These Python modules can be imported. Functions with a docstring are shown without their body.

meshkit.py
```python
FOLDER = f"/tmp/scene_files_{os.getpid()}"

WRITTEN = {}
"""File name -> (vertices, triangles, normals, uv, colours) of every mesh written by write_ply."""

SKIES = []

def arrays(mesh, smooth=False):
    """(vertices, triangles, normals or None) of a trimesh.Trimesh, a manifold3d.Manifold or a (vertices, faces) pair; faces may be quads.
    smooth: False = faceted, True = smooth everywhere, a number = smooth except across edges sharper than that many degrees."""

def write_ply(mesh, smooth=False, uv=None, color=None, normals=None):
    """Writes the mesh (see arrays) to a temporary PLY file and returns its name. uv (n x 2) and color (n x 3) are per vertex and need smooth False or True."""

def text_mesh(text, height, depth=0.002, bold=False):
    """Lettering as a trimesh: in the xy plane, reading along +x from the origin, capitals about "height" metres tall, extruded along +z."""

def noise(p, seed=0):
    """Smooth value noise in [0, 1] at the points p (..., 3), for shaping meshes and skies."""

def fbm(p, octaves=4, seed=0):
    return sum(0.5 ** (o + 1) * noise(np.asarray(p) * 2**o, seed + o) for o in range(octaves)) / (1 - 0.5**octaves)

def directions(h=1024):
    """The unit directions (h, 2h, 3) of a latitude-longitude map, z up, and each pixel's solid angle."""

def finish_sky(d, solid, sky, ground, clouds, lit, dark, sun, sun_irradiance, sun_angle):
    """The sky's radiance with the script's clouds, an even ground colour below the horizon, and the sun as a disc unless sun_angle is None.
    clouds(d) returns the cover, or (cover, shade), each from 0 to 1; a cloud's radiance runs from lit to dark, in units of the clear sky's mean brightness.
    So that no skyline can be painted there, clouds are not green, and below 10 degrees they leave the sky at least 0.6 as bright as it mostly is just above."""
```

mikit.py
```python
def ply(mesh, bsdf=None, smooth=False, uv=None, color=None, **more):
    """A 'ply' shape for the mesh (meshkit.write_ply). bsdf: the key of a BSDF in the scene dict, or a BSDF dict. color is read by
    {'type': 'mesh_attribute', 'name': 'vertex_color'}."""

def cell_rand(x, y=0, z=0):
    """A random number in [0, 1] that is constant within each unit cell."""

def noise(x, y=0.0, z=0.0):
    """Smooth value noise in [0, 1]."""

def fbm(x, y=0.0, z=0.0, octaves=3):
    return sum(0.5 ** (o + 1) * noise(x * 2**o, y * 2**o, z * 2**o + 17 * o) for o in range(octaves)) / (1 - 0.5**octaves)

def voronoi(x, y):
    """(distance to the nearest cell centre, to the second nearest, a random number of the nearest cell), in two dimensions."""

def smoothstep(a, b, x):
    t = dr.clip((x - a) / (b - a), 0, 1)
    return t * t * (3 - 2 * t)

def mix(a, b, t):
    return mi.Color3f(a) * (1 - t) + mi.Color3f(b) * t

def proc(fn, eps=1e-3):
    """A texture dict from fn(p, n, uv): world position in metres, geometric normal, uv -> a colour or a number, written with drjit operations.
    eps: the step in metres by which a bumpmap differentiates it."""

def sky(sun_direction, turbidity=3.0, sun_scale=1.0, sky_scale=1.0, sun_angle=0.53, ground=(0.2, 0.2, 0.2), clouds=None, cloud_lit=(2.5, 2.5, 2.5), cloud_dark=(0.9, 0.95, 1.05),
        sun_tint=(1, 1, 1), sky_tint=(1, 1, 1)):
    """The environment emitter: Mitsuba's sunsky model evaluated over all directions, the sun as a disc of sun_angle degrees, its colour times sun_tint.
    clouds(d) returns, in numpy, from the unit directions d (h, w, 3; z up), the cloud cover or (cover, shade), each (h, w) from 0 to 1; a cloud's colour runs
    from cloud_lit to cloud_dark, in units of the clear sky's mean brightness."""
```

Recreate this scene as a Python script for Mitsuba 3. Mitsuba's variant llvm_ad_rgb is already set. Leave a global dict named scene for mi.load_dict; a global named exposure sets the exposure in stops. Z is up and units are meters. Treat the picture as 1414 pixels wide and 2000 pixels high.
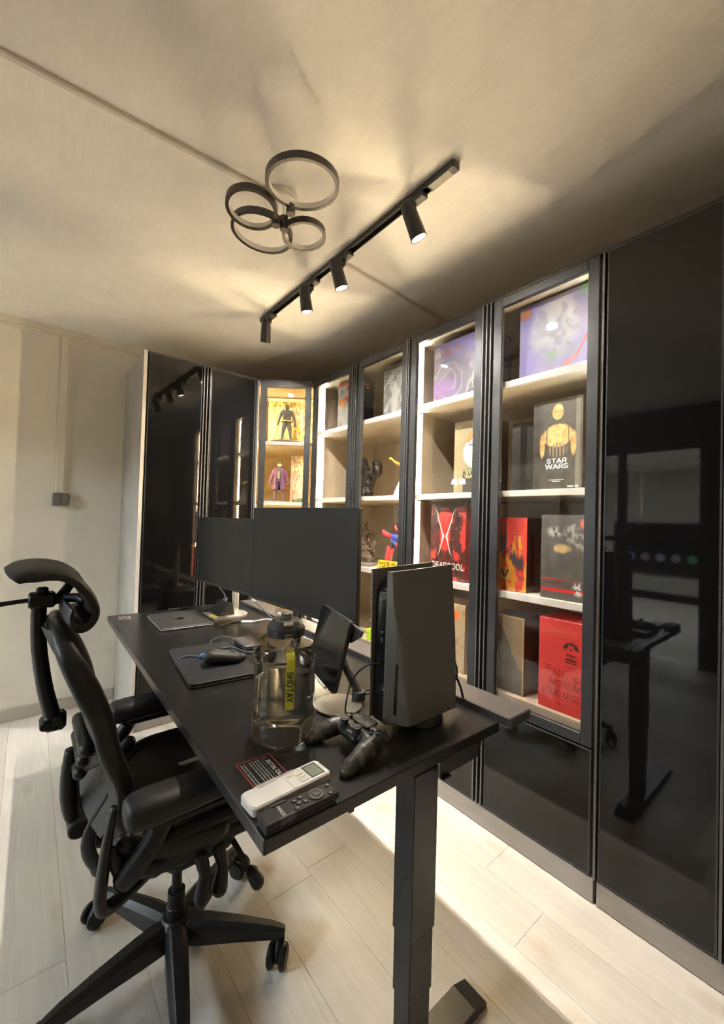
import math, random
import numpy as np, trimesh, drjit as dr, mitsuba as mi
import manifold3d as m3
import shapely.geometry as sg
import mikit, meshkit
from mikit import noise, fbm, voronoi, cell_rand, smoothstep, mix
T = mi.ScalarTransform4f
random.seed(7); rng = np.random.default_rng(7)
scene, labels = {}, {}

# ------------------------------------------------------------------ camera, light, exposure
CAM = np.array([0.0, 0.0, 1.38])
_th, _pi, _ro = 0.68339, 0.018977, -0.028642
_f = np.array([math.sin(_th) * math.cos(_pi), math.cos(_th) * math.cos(_pi), math.sin(_pi)])
_r = np.array([math.cos(_th), -math.sin(_th), 0.0]); _d = np.cross(_f, _r)
_up = -(-math.sin(_ro) * _r + math.cos(_ro) * _d)
FOCAL = 797.18
scene['camera'] = {'type': 'perspective', 'fov_axis': 'x', 'fov': 2 * math.degrees(math.atan(707 / FOCAL)),
                   'near_clip': 0.02, 'far_clip': 60.0,
                   'to_world': T().look_at(origin=CAM.tolist(), target=(CAM + _f).tolist(), up=_up.tolist())}
exposure = 0.65
LED_COLOUR = np.array([1.0, 0.79, 0.47])       # warm strips in the display cabinets
CORNER_COLOUR = np.array([1.0, 0.66, 0.24])     # deeper amber strips in the corner cabinet
SPOT_COLOUR = np.array([1.0, 0.915, 0.79])      # track spots
LED_RADIANCE = 240.0
SPOT_INTENSITY = 8.5
SPOT_CUTOFF, SPOT_BEAM = 61.0, 9.0
LENS_RADIANCE = 60.0
LIVING_RADIANCE = 48.0                          # cool ceiling panels of the living room next door
SHADE_RADIANCE = 40.0

# ------------------------------------------------------------------ helpers
def rgb(*c): return {'type': 'rgb', 'value': [float(x) for x in c]}
def mat(name, color, rough=0.5, spec=0.5, metal=0.0, coat=0.0, **kw):
    base = color if isinstance(color, dict) else rgb(*color)
    b = {'type': 'principled', 'base_color': base, 'roughness': float(rough), 'specular': float(spec), 'metallic': float(metal)}
    if coat: b['clearcoat'] = float(coat); b['clearcoat_gloss'] = 0.9
    b.update(kw)
    scene[name] = {'type': 'twosided', 'bsdf': b}
    return name
def matbump(name, color, fn, scale, rough=0.5, spec=0.5, eps=1e-3, metal=0.0):
    base = color if isinstance(color, dict) else rgb(*color)
    b = {'type': 'principled', 'base_color': base, 'roughness': float(rough), 'specular': float(spec), 'metallic': float(metal)}
    scene[name] = {'type': 'twosided', 'bsdf': {'type': 'bumpmap', 'arbitrary': mikit.proc(fn, eps), 'scale': float(scale), 'bsdf': b}}
    return name

def free(key):
    if key not in scene and key not in labels: return key
    i = 1
    while f'{key}_{i:03d}' in scene or f'{key}_{i:03d}' in labels: i += 1
    return f'{key}_{i:03d}'
def thing(name, label, cat, group=None):
    key = free(name)
    labels[key] = {'label': label, 'category': cat}
    if group: labels[key]['group'] = group
    return key
def put(name, mesh, m, parent=None, smooth=30, label=None, uv=None, emit=None, kind=None):
    key = free((parent + '__' if parent else '') + name)
    d = mikit.ply(mesh, m, smooth=smooth, uv=uv)
    if emit is not None: d['emitter'] = {'type': 'area', 'radiance': rgb(*emit)}
    scene[key] = d
    if label or kind:
        labels.setdefault(key, {})
        if label: labels[key]['label'] = label
        if kind: labels[key]['kind'] = kind
    return key
def solo(name, mesh, m, label, cat, group=None, **kw):
    key = free(name)
    put(name, mesh, m, **kw)
    labels[key] = {'label': label, 'category': cat}
    if group: labels[key]['group'] = group
    return key
def struct(name, mesh, m, label, parent=None, **kw):
    key = put(name, mesh, m, parent, **kw)
    labels[key] = {'label': label, 'kind': 'structure'} if parent is None else {'label': label}
    return key

def cat(*ms): return trimesh.util.concatenate([m for m in ms if m is not None])
def box(x0, x1, y0, y1, z0, z1):
    m = trimesh.creation.box(extents=(x1 - x0, y1 - y0, z1 - z0)); m.apply_translation(((x0 + x1) / 2, (y0 + y1) / 2, (z0 + z1) / 2)); return m
_CH = None
def cbox(x0, x1, y0, y1, z0, z1, b=0.002):
    """box with chamfered edges"""
    global _CH
    if _CH is None:
        pts = []; tag = []
        for sx in (-1, 1):
            for sy in (-1, 1):
                for sz in (-1, 1):
                    for k in range(3): tag.append((sx, sy, sz, k))
        def build(h, bb):
            P = []
            for sx, sy, sz, k in tag:
                v = np.array([sx * h[0], sy * h[1], sz * h[2]], float)
                for j in range(3):
                    if j != k: v[j] -= (sx, sy, sz)[j] * bb
                P.append(v)
            return np.array(P)
        hull = trimesh.Trimesh(build((1, 1, 1), .2), process=False).convex_hull
        ref = build((1, 1, 1), .2)
        idx = np.array([np.argmin(np.linalg.norm(ref - v, axis=1)) for v in hull.vertices])
        _CH = (build, idx[hull.faces])
    build, F = _CH
    h = ((x1 - x0) / 2, (y1 - y0) / 2, (z1 - z0) / 2)
    b = min(b, .45 * min(h))
    v = build(h, b) + np.array([(x0 + x1) / 2, (y0 + y1) / 2, (z0 + z1) / 2])
    return trimesh.Trimesh(v, F.copy(), process=False)
def xf(m, M): m = m.copy(); m.apply_transform(M); return m
def Rz(deg, at=(0, 0, 0)): return trimesh.transformations.rotation_matrix(math.radians(deg), (0, 0, 1), at)
def Rax(deg, ax, at=(0, 0, 0)): return trimesh.transformations.rotation_matrix(math.radians(deg), ax, at)
def Tr(x, y, z): return trimesh.transformations.translation_matrix((x, y, z))
def frame(o, ex, ey, ez=None):
    M = np.eye(4); ex = np.array(ex, float); ey = np.array(ey, float)
    M[:3, 0] = ex; M[:3, 1] = ey; M[:3, 2] = np.cross(ex, ey) if ez is None else ez; M[:3, 3] = o; return M
def prism(poly, h, M=None):
    p = sg.Polygon(poly) if not hasattr(poly, 'geom_type') else poly
    m = trimesh.creation.extrude_polygon(p, h, engine='earcut')
    return xf(m, M) if M is not None else m
def rrect(w, h, r, n=6):
    return sg.box(-w / 2 + r, -h / 2 + r, w / 2 - r, h / 2 - r).buffer(r, quad_segs=n)
def slab(w, h, r, t, M=None, b=0.0015):
    """rounded-corner slab with softened top and bottom edges, base at z=0"""
    parts = []
    for off, z in ((-b, 0), (0, b), (0, t - b), (-b, t)):
        ring = np.array(rrect(w + 2 * off, h + 2 * off, max(r + off, 1e-4)).exterior.coords)[:-1]
        parts.append(np.c_[ring, np.full(len(ring), z)])
    n = min(len(p) for p in parts)
    m = loft(parts, True)
    return xf(m, M) if M is not None else m
def loft(rings, cap=True, closed=True):
    n = len(rings[0]); V = np.vstack(rings); F = []
    for i in range(len(rings) - 1):
        a = i * n + np.arange(n if closed else n - 1); b = i * n + (np.arange(n if closed else n - 1) + 1) % n
        F.append(np.c_[a, b, b + n]); F.append(np.c_[a, b + n, a + n])
    V = [V]; k = len(rings) * n
    if cap:
        for ring, base, flip in ((rings[0], 0, True), (rings[-1], (len(rings) - 1) * n, False)):
            V.append(np.mean(ring, axis=0)[None]); a = base + np.arange(n); b = base + (np.arange(n) + 1) % n
            F.append(np.c_[b, a, np.full(n, k)] if flip else np.c_[a, b, np.full(n, k)]); k += 1
    m = trimesh.Trimesh(np.vstack(V), np.vstack(F), process=False)
    if cap and m.volume < 0: m.invert()
    return m
def loft_flat(rings, ax=(0, 2)):
    """loft whose two end caps are triangulated as (possibly hollowed) outlines"""
    m = loft(rings, cap=False); n = len(rings[0]); F = [m.faces]
    for ring, base, flip in ((rings[0], 0, True), (rings[-1], (len(rings) - 1) * n, False)):
        p2 = np.asarray(ring)[:, list(ax)]
        v, f = trimesh.creation.triangulate_polygon(sg.Polygon(p2).buffer(0), engine='earcut')
        idx = np.array([np.argmin(np.linalg.norm(p2 - q, axis=1)) for q in v]) + base
        F.append(idx[f][:, ::-1] if flip else idx[f])
    m = trimesh.Trimesh(m.vertices, np.vstack(F), process=False); m.fix_normals(); return m
def spline(pts, n=24):
    p = np.asarray(pts, float)
    if len(p) < 3: return p
    from scipy.interpolate import CubicSpline
    t = np.r_[0, np.cumsum(np.sqrt(np.linalg.norm(np.diff(p, axis=0), axis=1)) + 1e-9)]
    return CubicSpline(t, p)(np.linspace(0, t[-1], n))
def tube(pts, r, sides=10, n=None, sm=True, sx=1.0, ref=(0, 0, 1)):
    """tube along the points; r a number or one per point; sx squashes the section across ref"""
    p = np.asarray(pts, float)
    r = np.broadcast_to(np.asarray(r, float), (len(p),))
    if sm and len(p) > 2:
        n = n or 6 * len(p); q = spline(np.c_[p, r], n); p, r = q[:, :3], q[:, 3]
    t = np.gradient(p, axis=0); t /= np.linalg.norm(t, axis=1, keepdims=True)
    a = np.array(ref, float); rings = []
    u = a - t[0] * (a @ t[0])
    if np.linalg.norm(u) < 1e-3: u = np.array([1.0, 0, 0]) - t[0] * t[0][0]
    ang = np.arange(sides) * 2 * np.pi / sides
    for i in range(len(p)):
        u = u - t[i] * (u @ t[i]); u /= np.linalg.norm(u); v = np.cross(t[i], u)
        rings.append(p[i] + r[i] * (np.cos(ang)[:, None] * u + sx * np.sin(ang)[:, None] * v))
    return loft(rings)
def lathe(prof, at=(0, 0, 0), seg=40, axis=(0, 0, 1)):
    prof = np.asarray(prof, float); ang = np.arange(seg) * 2 * np.pi / seg
    m = loft([np.c_[r * np.cos(ang), r * np.sin(ang), np.full(seg, z)] for r, z in prof], cap=True)
    if tuple(axis) != (0, 0, 1): m.apply_transform(trimesh.geometry.align_vectors((0, 0, 1), axis))
    m.apply_translation(at); return m
def cyl(p0, p1, r, seg=24, b=0.0):
    p0 = np.array(p0, float); p1 = np.array(p1, float); h = np.linalg.norm(p1 - p0)
    prof = [(r, 0), (r, h)] if not b else [(r - b, 0), (r, b), (r, h - b), (r - b, h)]
    return lathe(prof, p0, seg, (p1 - p0) / h)
def body(bones, edge=0.004, it=8, taubin=True):
    """one smooth body from bones: (p0, r0, p1, r1) -> hulls of spheres, joined and smoothed"""
    M = None
    for p0, r0, p1, r1 in bones:
        s = m3.Manifold.batch_hull([m3.Manifold.sphere(r0, 20).translate(list(map(float, p0))), m3.Manifold.sphere(r1, 20).translate(list(map(float, p1)))])
        M = s if M is None else M + s
    M = M.refine_to_length(edge); mm = M.to_mesh()
    t = trimesh.Trimesh(mm.vert_properties[:, :3], mm.tri_verts)
    if it: trimesh.smoothing.filter_taubin(t, 0.5, 0.53, it)
    return t
def text(s, h, M, depth=0.0004, bold=False, fit=None, stretch=1.0):
    m = meshkit.text_mesh(s, h, depth, bold)
    m.apply_translation((-m.bounds[0][0], 0, 0))
    if fit: m.apply_scale((fit / m.extents[0], 1, 1)) if False else m.apply_transform(np.diag([fit / m.extents[0], stretch, 1, 1]))
    return xf(m, M)
def textc(s, h, M, **kw):
    m = text(s, h, np.eye(4), **kw); m.apply_translation((-m.bounds[:, 0].mean(), -h / 2, 0)); return xf(m, M)
def panel(o, ex, ey, w, h, nx=1, ny=1):
    """flat quad with uv 0..1, o = lower left corner; returns mesh and uv"""
    o = np.array(o, float); ex = np.array(ex, float); ey = np.array(ey, float)
    u = np.array([[0, 0], [1, 0], [1, 1], [0, 1.0]])
    v = o + u[:, :1] * w * ex + u[:, 1:] * h * ey
    return trimesh.Trimesh(v, [[0, 1, 2], [0, 2, 3]], process=False), u
# ------------------------------------------------------------------ materials of the room
def f_ceil(p, n, uv):
    s = fbm(p.x * 9, p.y * 9, 0.0, 3); g = fbm(p.x * 140, p.y * 22, 3.0, 2)
    return mi.Color3f(0.84, 0.80, 0.745) * (0.93 + 0.09 * s + 0.06 * (g - 0.5))
def b_ceil(p, n, uv):
    a = p.x * 0.55 + p.y * 0.83; b = p.x * 0.83 - p.y * 0.55
    return 0.6 * fbm(p.x * 160, p.y * 160, p.z * 160, 2) + 0.6 * fbm(a * 160, b * 9, 1.0, 2) * smoothstep(0.45, 0.75, fbm(p.x * 3, p.y * 3, 9.0, 2))
matbump('paint_ceiling', mikit.proc(f_ceil), b_ceil, 0.0016, 0.85, 0.2)
def f_wall(p, n, uv):
    s = fbm(p.x * 5, p.y * 5, p.z * 4, 3)
    return mi.Color3f(0.74, 0.69, 0.60) * (0.93 + 0.14 * (s - 0.5) + 0.05 * fbm(p.x * 90, p.y * 90, p.z * 90, 2))
def b_wall(p, n, uv):
    return fbm(p.x * 55, p.y * 55, p.z * 38, 3) + 0.5 * smoothstep(0.62, 0.7, fbm(p.x * 9, p.y * 9, p.z * 5, 2))
matbump('paint_wall', mikit.proc(f_wall), b_wall, 0.0022, 0.8, 0.25)
PW, PL, PX0 = 0.19, 1.22, 1.465 - 19 * 0.19
def f_plank(p, n, uv):
    c = dr.floor((p.x - PX0) / PW); off = cell_rand(c, 3.0) * PL; r = cell_rand(c, dr.floor((p.y + off + 20.0) / PL), 1.0)
    w = fbm(p.x * 6, p.y * 1.1, r * 30, 3)
    g = fbm(p.x * 130 + w * 14, p.y * 3.2, r * 50, 3); k = fbm(p.x * 26 + w * 10, p.y * 1.6, r * 90, 2)
    knot = smoothstep(0.10, 0.02, voronoi(p.x * 2.6 + r * 9, p.y * 1.1)[0])
    col = mi.Color3f(0.68, 0.63, 0.565) * (0.90 + 0.10 * r + 0.16 * (g - 0.5) + 0.17 * (k - 0.5))
    return mix(col, col * mi.Color3f(0.80, 0.75, 0.68), knot * 0.7)
mat('oak_plank', mikit.proc(f_plank), 0.42, 0.35)
mat('floor_dark', (0.30, 0.26, 0.21), 0.8)
mat('floor_living', (0.50, 0.44, 0.37), 0.5)
def f_concrete(p, n, uv):
    a = fbm(p.x * 7, p.y * 7, p.z * 2.2, 3); b = fbm(p.x * 40, p.y * 40, p.z * 9, 3)
    return mi.Color3f(0.29, 0.268, 0.243) * (0.78 + 0.36 * a + 0.20 * (b - 0.5))
mat('laminate_grey', mikit.proc(f_concrete), 0.5, 0.35)
def f_carcass(p, n, uv):
    a = fbm(p.x * 6, p.y * 6, p.z * 3.0, 3); b = fbm(p.x * 60, p.y * 60, p.z * 14, 3)
    return mi.Color3f(0.435, 0.365, 0.275) * (0.80 + 0.30 * a + 0.16 * (b - 0.5))
def f_plinth(p, n, uv):
    return mi.Color3f(0.27, 0.246, 0.228) * (0.85 + 0.3 * fbm(p.x * 60, p.y * 12, p.z * 60, 3))
mat('laminate_plinth', mikit.proc(f_plinth), 0.4, 0.4)
mat('laminate_carcass', mikit.proc(f_carcass), 0.5, 0.3)
mat('shelf_edge', (0.62, 0.58, 0.52), 0.4)
mat('edge_light', (0.66, 0.62, 0.56), 0.45)
mat('black_glass', (0.004, 0.004, 0.0045), 0.012, 0.36)
mat('frame_metal', (0.040, 0.042, 0.047), 0.34, 0.5, 0.5)
mat('profile_metal', (0.13, 0.13, 0.135), 0.3, 0.6, 0.8)
mat('black_gap', (0.006, 0.006, 0.006), 0.6, 0.2)
scene['pane_glass'] = {'type': 'thindielectric', 'int_ior': 1.52}
mat('led_diffuser', (0.8, 0.8, 0.75), 0.5)
mat('white_plastic', (0.74, 0.73, 0.70), 0.35)
mat('grey_switch', (0.10, 0.092, 0.088), 0.4)
mat('trunking', (0.60, 0.56, 0.485), 0.6)
mat('black_metal', (0.012, 0.012, 0.013), 0.38, 0.5)
mat('base_paint', (0.40, 0.36, 0.31), 0.5)

ZC, YB, XR, XC = 2.65, 3.515, 2.27, 1.642
# floor: a dark sub-floor with the planks laid on it
fl = struct('floor', box(-2.0, XR + .1, -1.6, YB + .1, -0.06, -0.011), 'floor_dark', 'pale wood-look plank floor')
for c in range(0, 20):
    xa = PX0 + c * PW
    def _cr(x, y, z):
        M_ = 0xFFFFFFFF
        x, y, z = (int(math.floor(v)) + 1000000 for v in (x, y, z))
        hh = (x * 374761393 + y * 668265263 + z * 2147483647) & M_
        hh = ((hh ^ (hh >> 13)) * 1274126177) & M_
        return ((hh ^ (hh >> 16)) & 0xFFFFFF) / 16777215.0
    off = _cr(c, 3, 0) * PL
    k0 = math.floor((-1.55 + off + 20.0) / PL)
    for k in range(k0, k0 + 7):
        ya, yb = k * PL - off - 20.0, (k + 1) * PL - off - 20.0
        ya, yb = max(ya, -1.55), min(yb, YB - .005)
        if yb - ya < .02: continue
        put('plank', cbox(xa + .0003, xa + PW - .0003, ya + .0003, yb - .0003, -.011, 0, .0007), 'oak_plank', fl, smooth=False)
struct('floor_living', box(-7.5, -2.0, -1.6, 7.5, -0.06, -0.001), 'floor_living', 'floor of the living room next door')
struct('floor_passage', box(-2.0, -0.5, YB + .1, 7.5, -0.06, -0.001), 'floor_living', 'floor beyond the end of the plaster wall')
ce = struct('ceiling', box(-7.5, XR + .1, -1.6, 7.5, ZC, ZC + .08), 'paint_ceiling', 'textured off-white plaster ceiling')
struct('wall_back', box(-0.55, XR + .1, YB, YB + .1, 0, ZC), 'paint_wall', 'off-white plaster wall behind the office chair')
struct('wall_right', box(XR, XR + .1, -1.6, YB, 0, ZC), 'paint_wall', 'wall behind the cabinets')
struct('wall_front', box(-7.5, XR + .1, -1.7, -1.6, 0, ZC), 'paint_wall', 'wall behind the viewer')
struct('wall_living', box(-7.6, -7.5, -1.7, 7.5, 0, ZC), 'paint_wall', 'far wall of the living room')
struct('wall_living_end', box(-7.6, -0.5, 7.5, 7.6, 0, ZC), 'paint_wall', 'end wall of the living room')
struct('baseboard_back', cbox(-0.55, 0.525, YB - .012, YB, 0.0, .083, .003), 'base_paint', 'grey-beige baseboard along the plaster wall')
struct('trim_1', cbox(-0.55, 2.2, YB - .012, YB, 2.585, 2.60, .003), 'trunking', 'thin ledge on the wall just below the ceiling')
# conduits on the ceiling
solo('ceiling_conduit', cbox(-0.6, .735, 1.455, 1.475, ZC - .012, ZC, .003).apply_transform(Rz(-3.0, (.735, 1.465, 0))), 'trunking', 'slim painted cable conduit running across the ceiling to the ring lamp', 'conduit')
solo('ceiling_conduit', cbox(1.12, 2.25, 1.615, 1.633, ZC - .012, ZC, .003).apply_transform(Rz(3.0, (1.12, 1.625, 0))), 'trunking', 'short painted cable conduit on the ceiling from the spot track to the cabinets', 'conduit')
# switch with its cable trunking
sw = thing('wall_switch', 'dark grey switch box on the plaster wall below its cable trunking', 'switch')
put('switch_box', cbox(.119, .213, YB - .045, YB, 1.418, 1.502, .004), 'grey_switch', sw)
put('rocker', cbox(.128, .165, YB - .049, YB - .04, 1.428, 1.492, .002), 'grey_switch', sw)
put('rocker', cbox(.168, .204, YB - .049, YB - .04, 1.428, 1.492, .002), 'grey_switch', sw)
solo('cable_trunking', cbox(.131, .179, YB - .022, YB, 1.502, 2.585, .004), 'trunking', 'painted cable trunking running up the wall from the dark switch box', 'cable trunking')

# ------------------------------------------------------------------ partition and living room, seen in the glossy doors
mat('black_frame', (0.01, 0.01, 0.011), 0.4)
XPT = -1.9
par = struct('wall_left', cat(box(XPT - .03, XPT, .93, 4.72, 2.20, ZC), box(XPT - .08, XPT, -1.6, .93, 0, ZC), box(XPT - .08, XPT, 4.72, 7.5, 0, ZC)), 'black_frame', 'dark partition towards the living room')
for y0, y1 in ((.93, 1.03), (1.677, 1.764), (2.34, 2.42), (3.15, 3.25), (4.62, 4.72)):
    put('window_post', cbox(XPT - .05, XPT + .012, y0, y1, 0, 2.20, .003), 'black_frame', par)
for z0, z1 in ((1.22, 1.28), (.62, .70)):
    put('window_rail', cbox(XPT - .045, XPT + .005, .93, 4.72, z0, z1, .003), 'black_frame', par)
for y0, y1 in ((1.03, 1.677), (1.764, 2.34), (2.42, 3.15), (3.25, 4.62)):
    put('window_pane', panel((XPT - .02, y0, 0), (0, 1, 0), (0, 0, 1), y1 - y0, 2.2)[0], 'pane_glass', par, smooth=False)
tv = thing('television', 'large black television on the far living room wall', 'television')
put('body', cbox(-7.46, -7.40, 1.7, 3.7, .38, 1.50, .008), 'black_metal', tv)
mat('screen_black', (0.008, 0.008, 0.01), 0.15)
put('screen', panel((-7.398, 1.72, .40), (0, 1, 0), (0, 0, 1), 1.96, 1.08)[0], 'screen_black', tv, smooth=False)
for i in range(6):
    put('icon', cyl((-7.396, 1.95 + i * .28, .74), (-7.393, 1.95 + i * .28, .74), .085, 20), 'screen_black', tv, emit=[tuple(1.6 * v for v in c) for c in [(.25, .3, .5), (.12, .45, .25), (.35, .35, .40), (.4, .43, .6), (.45, .3, .35), (.2, .4, .7)]][i])
ch = thing('chandelier', 'chandelier with white lampshades in the living room', 'chandelier')
for i, y in enumerate((4.35, 4.75, 5.15, 5.35)):
    put('lamp_shade', lathe([(.045, 0), (.065, -.10), (.063, -.10), (.043, 0)], (-3.5, y, 2.27), 20), 'white_plastic', ch, emit=tuple(SHADE_RADIANCE * np.array([1, .97, .9])))
put('arm', cyl((-3.5, 4.2, 2.30), (-3.5, 5.5, 2.30), .012), 'black_metal', ch)
put('rod', cyl((-3.5, 4.85, 2.30), (-3.5, 4.85, ZC), .01), 'black_metal', ch)
for i, (x, y) in enumerate(((-3.9, 1.5), (-3.9, 4.2))):
    k = thing('ceiling_panel', 'flat cool-white ceiling light in the living room', 'ceiling light', 'ceiling lights in the living room')
    put('housing', cbox(x - .62, x + .62, y - .62, y + .62, ZC - .03, ZC, .004), 'white_plastic', k)
    put('diffuser', panel((x - .58, y + .58, ZC - .032), (1, 0, 0), (0, -1, 0), 1.16, 1.16)[0], 'white_plastic', k, smooth=False, emit=tuple(LIVING_RADIANCE * np.array([.80, .93, 1.0])))

# ------------------------------------------------------------------ cabinets
ZP, ZB0, ZT, ZTOP = .09, .095, 2.41, 2.42
XD0, XD1 = XC, XC + .022                     # door front and back faces
def vprofile(parent, x, y, z0, z1):
    put('edge_profile', cbox(x - .014, x + .02, y - .004, y + .004, z0, z1, .001), 'profile_metal', parent)
def glass_door(unit, y0, y1, zg0, zg1, w=.041):
    d = put('glass_door', cat(cbox(XD0, XD1, y0, y0 + w, zg0, zg1, .0015), cbox(XD0, XD1, y1 - w, y1, zg0, zg1, .0015),
                              cbox(XD0, XD1, y0 + w, y1 - w, zg0, zg0 + w, .0015), cbox(XD0, XD1, y0 + w, y1 - w, zg1 - w, zg1, .0015)), 'frame_metal', unit, smooth=False, label='glazed door with a dark metal frame')
    put('pane', panel((XD0 + .010, y0 + w * .9, zg0 + w * .9), (0, 1, 0), (0, 0, 1), y1 - y0 - 1.8 * w, zg1 - zg0 - 1.8 * w)[0], 'pane_glass', d, smooth=False)
    return d
def solid_door(unit, y0, y1, z0, z1, name='lower_door'):
    d = put(name, cbox(XD0, XD1, y0, y1, z0, z1, .0015), 'black_glass', unit, smooth=False, label='glossy black door')
    put('edge_trim', cat(cbox(XD0 - .0015, XD1, y0, y0 + .006, z0, z1, .0005), cbox(XD0 - .0015, XD1, y1 - .006, y1, z0, z1, .0005),
                         cbox(XD0 - .0015, XD1, y0 + .006, y1 - .006, z0, z0 + .006, .0005), cbox(XD0 - .0015, XD1, y0 + .006, y1 - .006, z1 - .006, z1, .0005)), 'frame_metal', d, smooth=False)
    return d
PX = XD1 + .004                              # front of the carcass
def led_profile(unit, at, inward, front, z0, z1, col=None):
    """angled aluminium light channel on a side panel; its diffuser faces the door and the middle of the cabinet"""
    i, f = np.array(inward, float), np.array(front, float); c = np.array(at, float)
    q = [c - f * .012, c + f * .004, c + f * .004 + i * .002, c - f * .006 + i * .0135, c - f * .012 + i * .0135]
    p = sg.Polygon([tuple(v) for v in q])
    put('led_channel', prism(p, z1 - z0, Tr(0, 0, z0)), 'edge_light', unit, smooth=False)
    a, b = c + f * .004 + i * .003, c - f * .006 + i * .0130
    n_ = np.array([(b - a)[1], -(b - a)[0]]); n_ /= np.linalg.norm(n_)
    if n_ @ (f + i) < 0: n_ = -n_
    e = .0012
    put('led_strip', prism(sg.Polygon([tuple(a), tuple(b), tuple(b + n_ * e), tuple(a + n_ * e)]), z1 - z0 - .004, Tr(0, 0, z0 + .002)), 'led_diffuser', unit, smooth=False,
        emit=tuple(LED_RADIANCE * (LED_COLOUR if col is None else col)), label='glowing warm light strip')
SH = ((2.003, 2.033), (1.503, 1.531), (1.045, 1.075))
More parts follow.
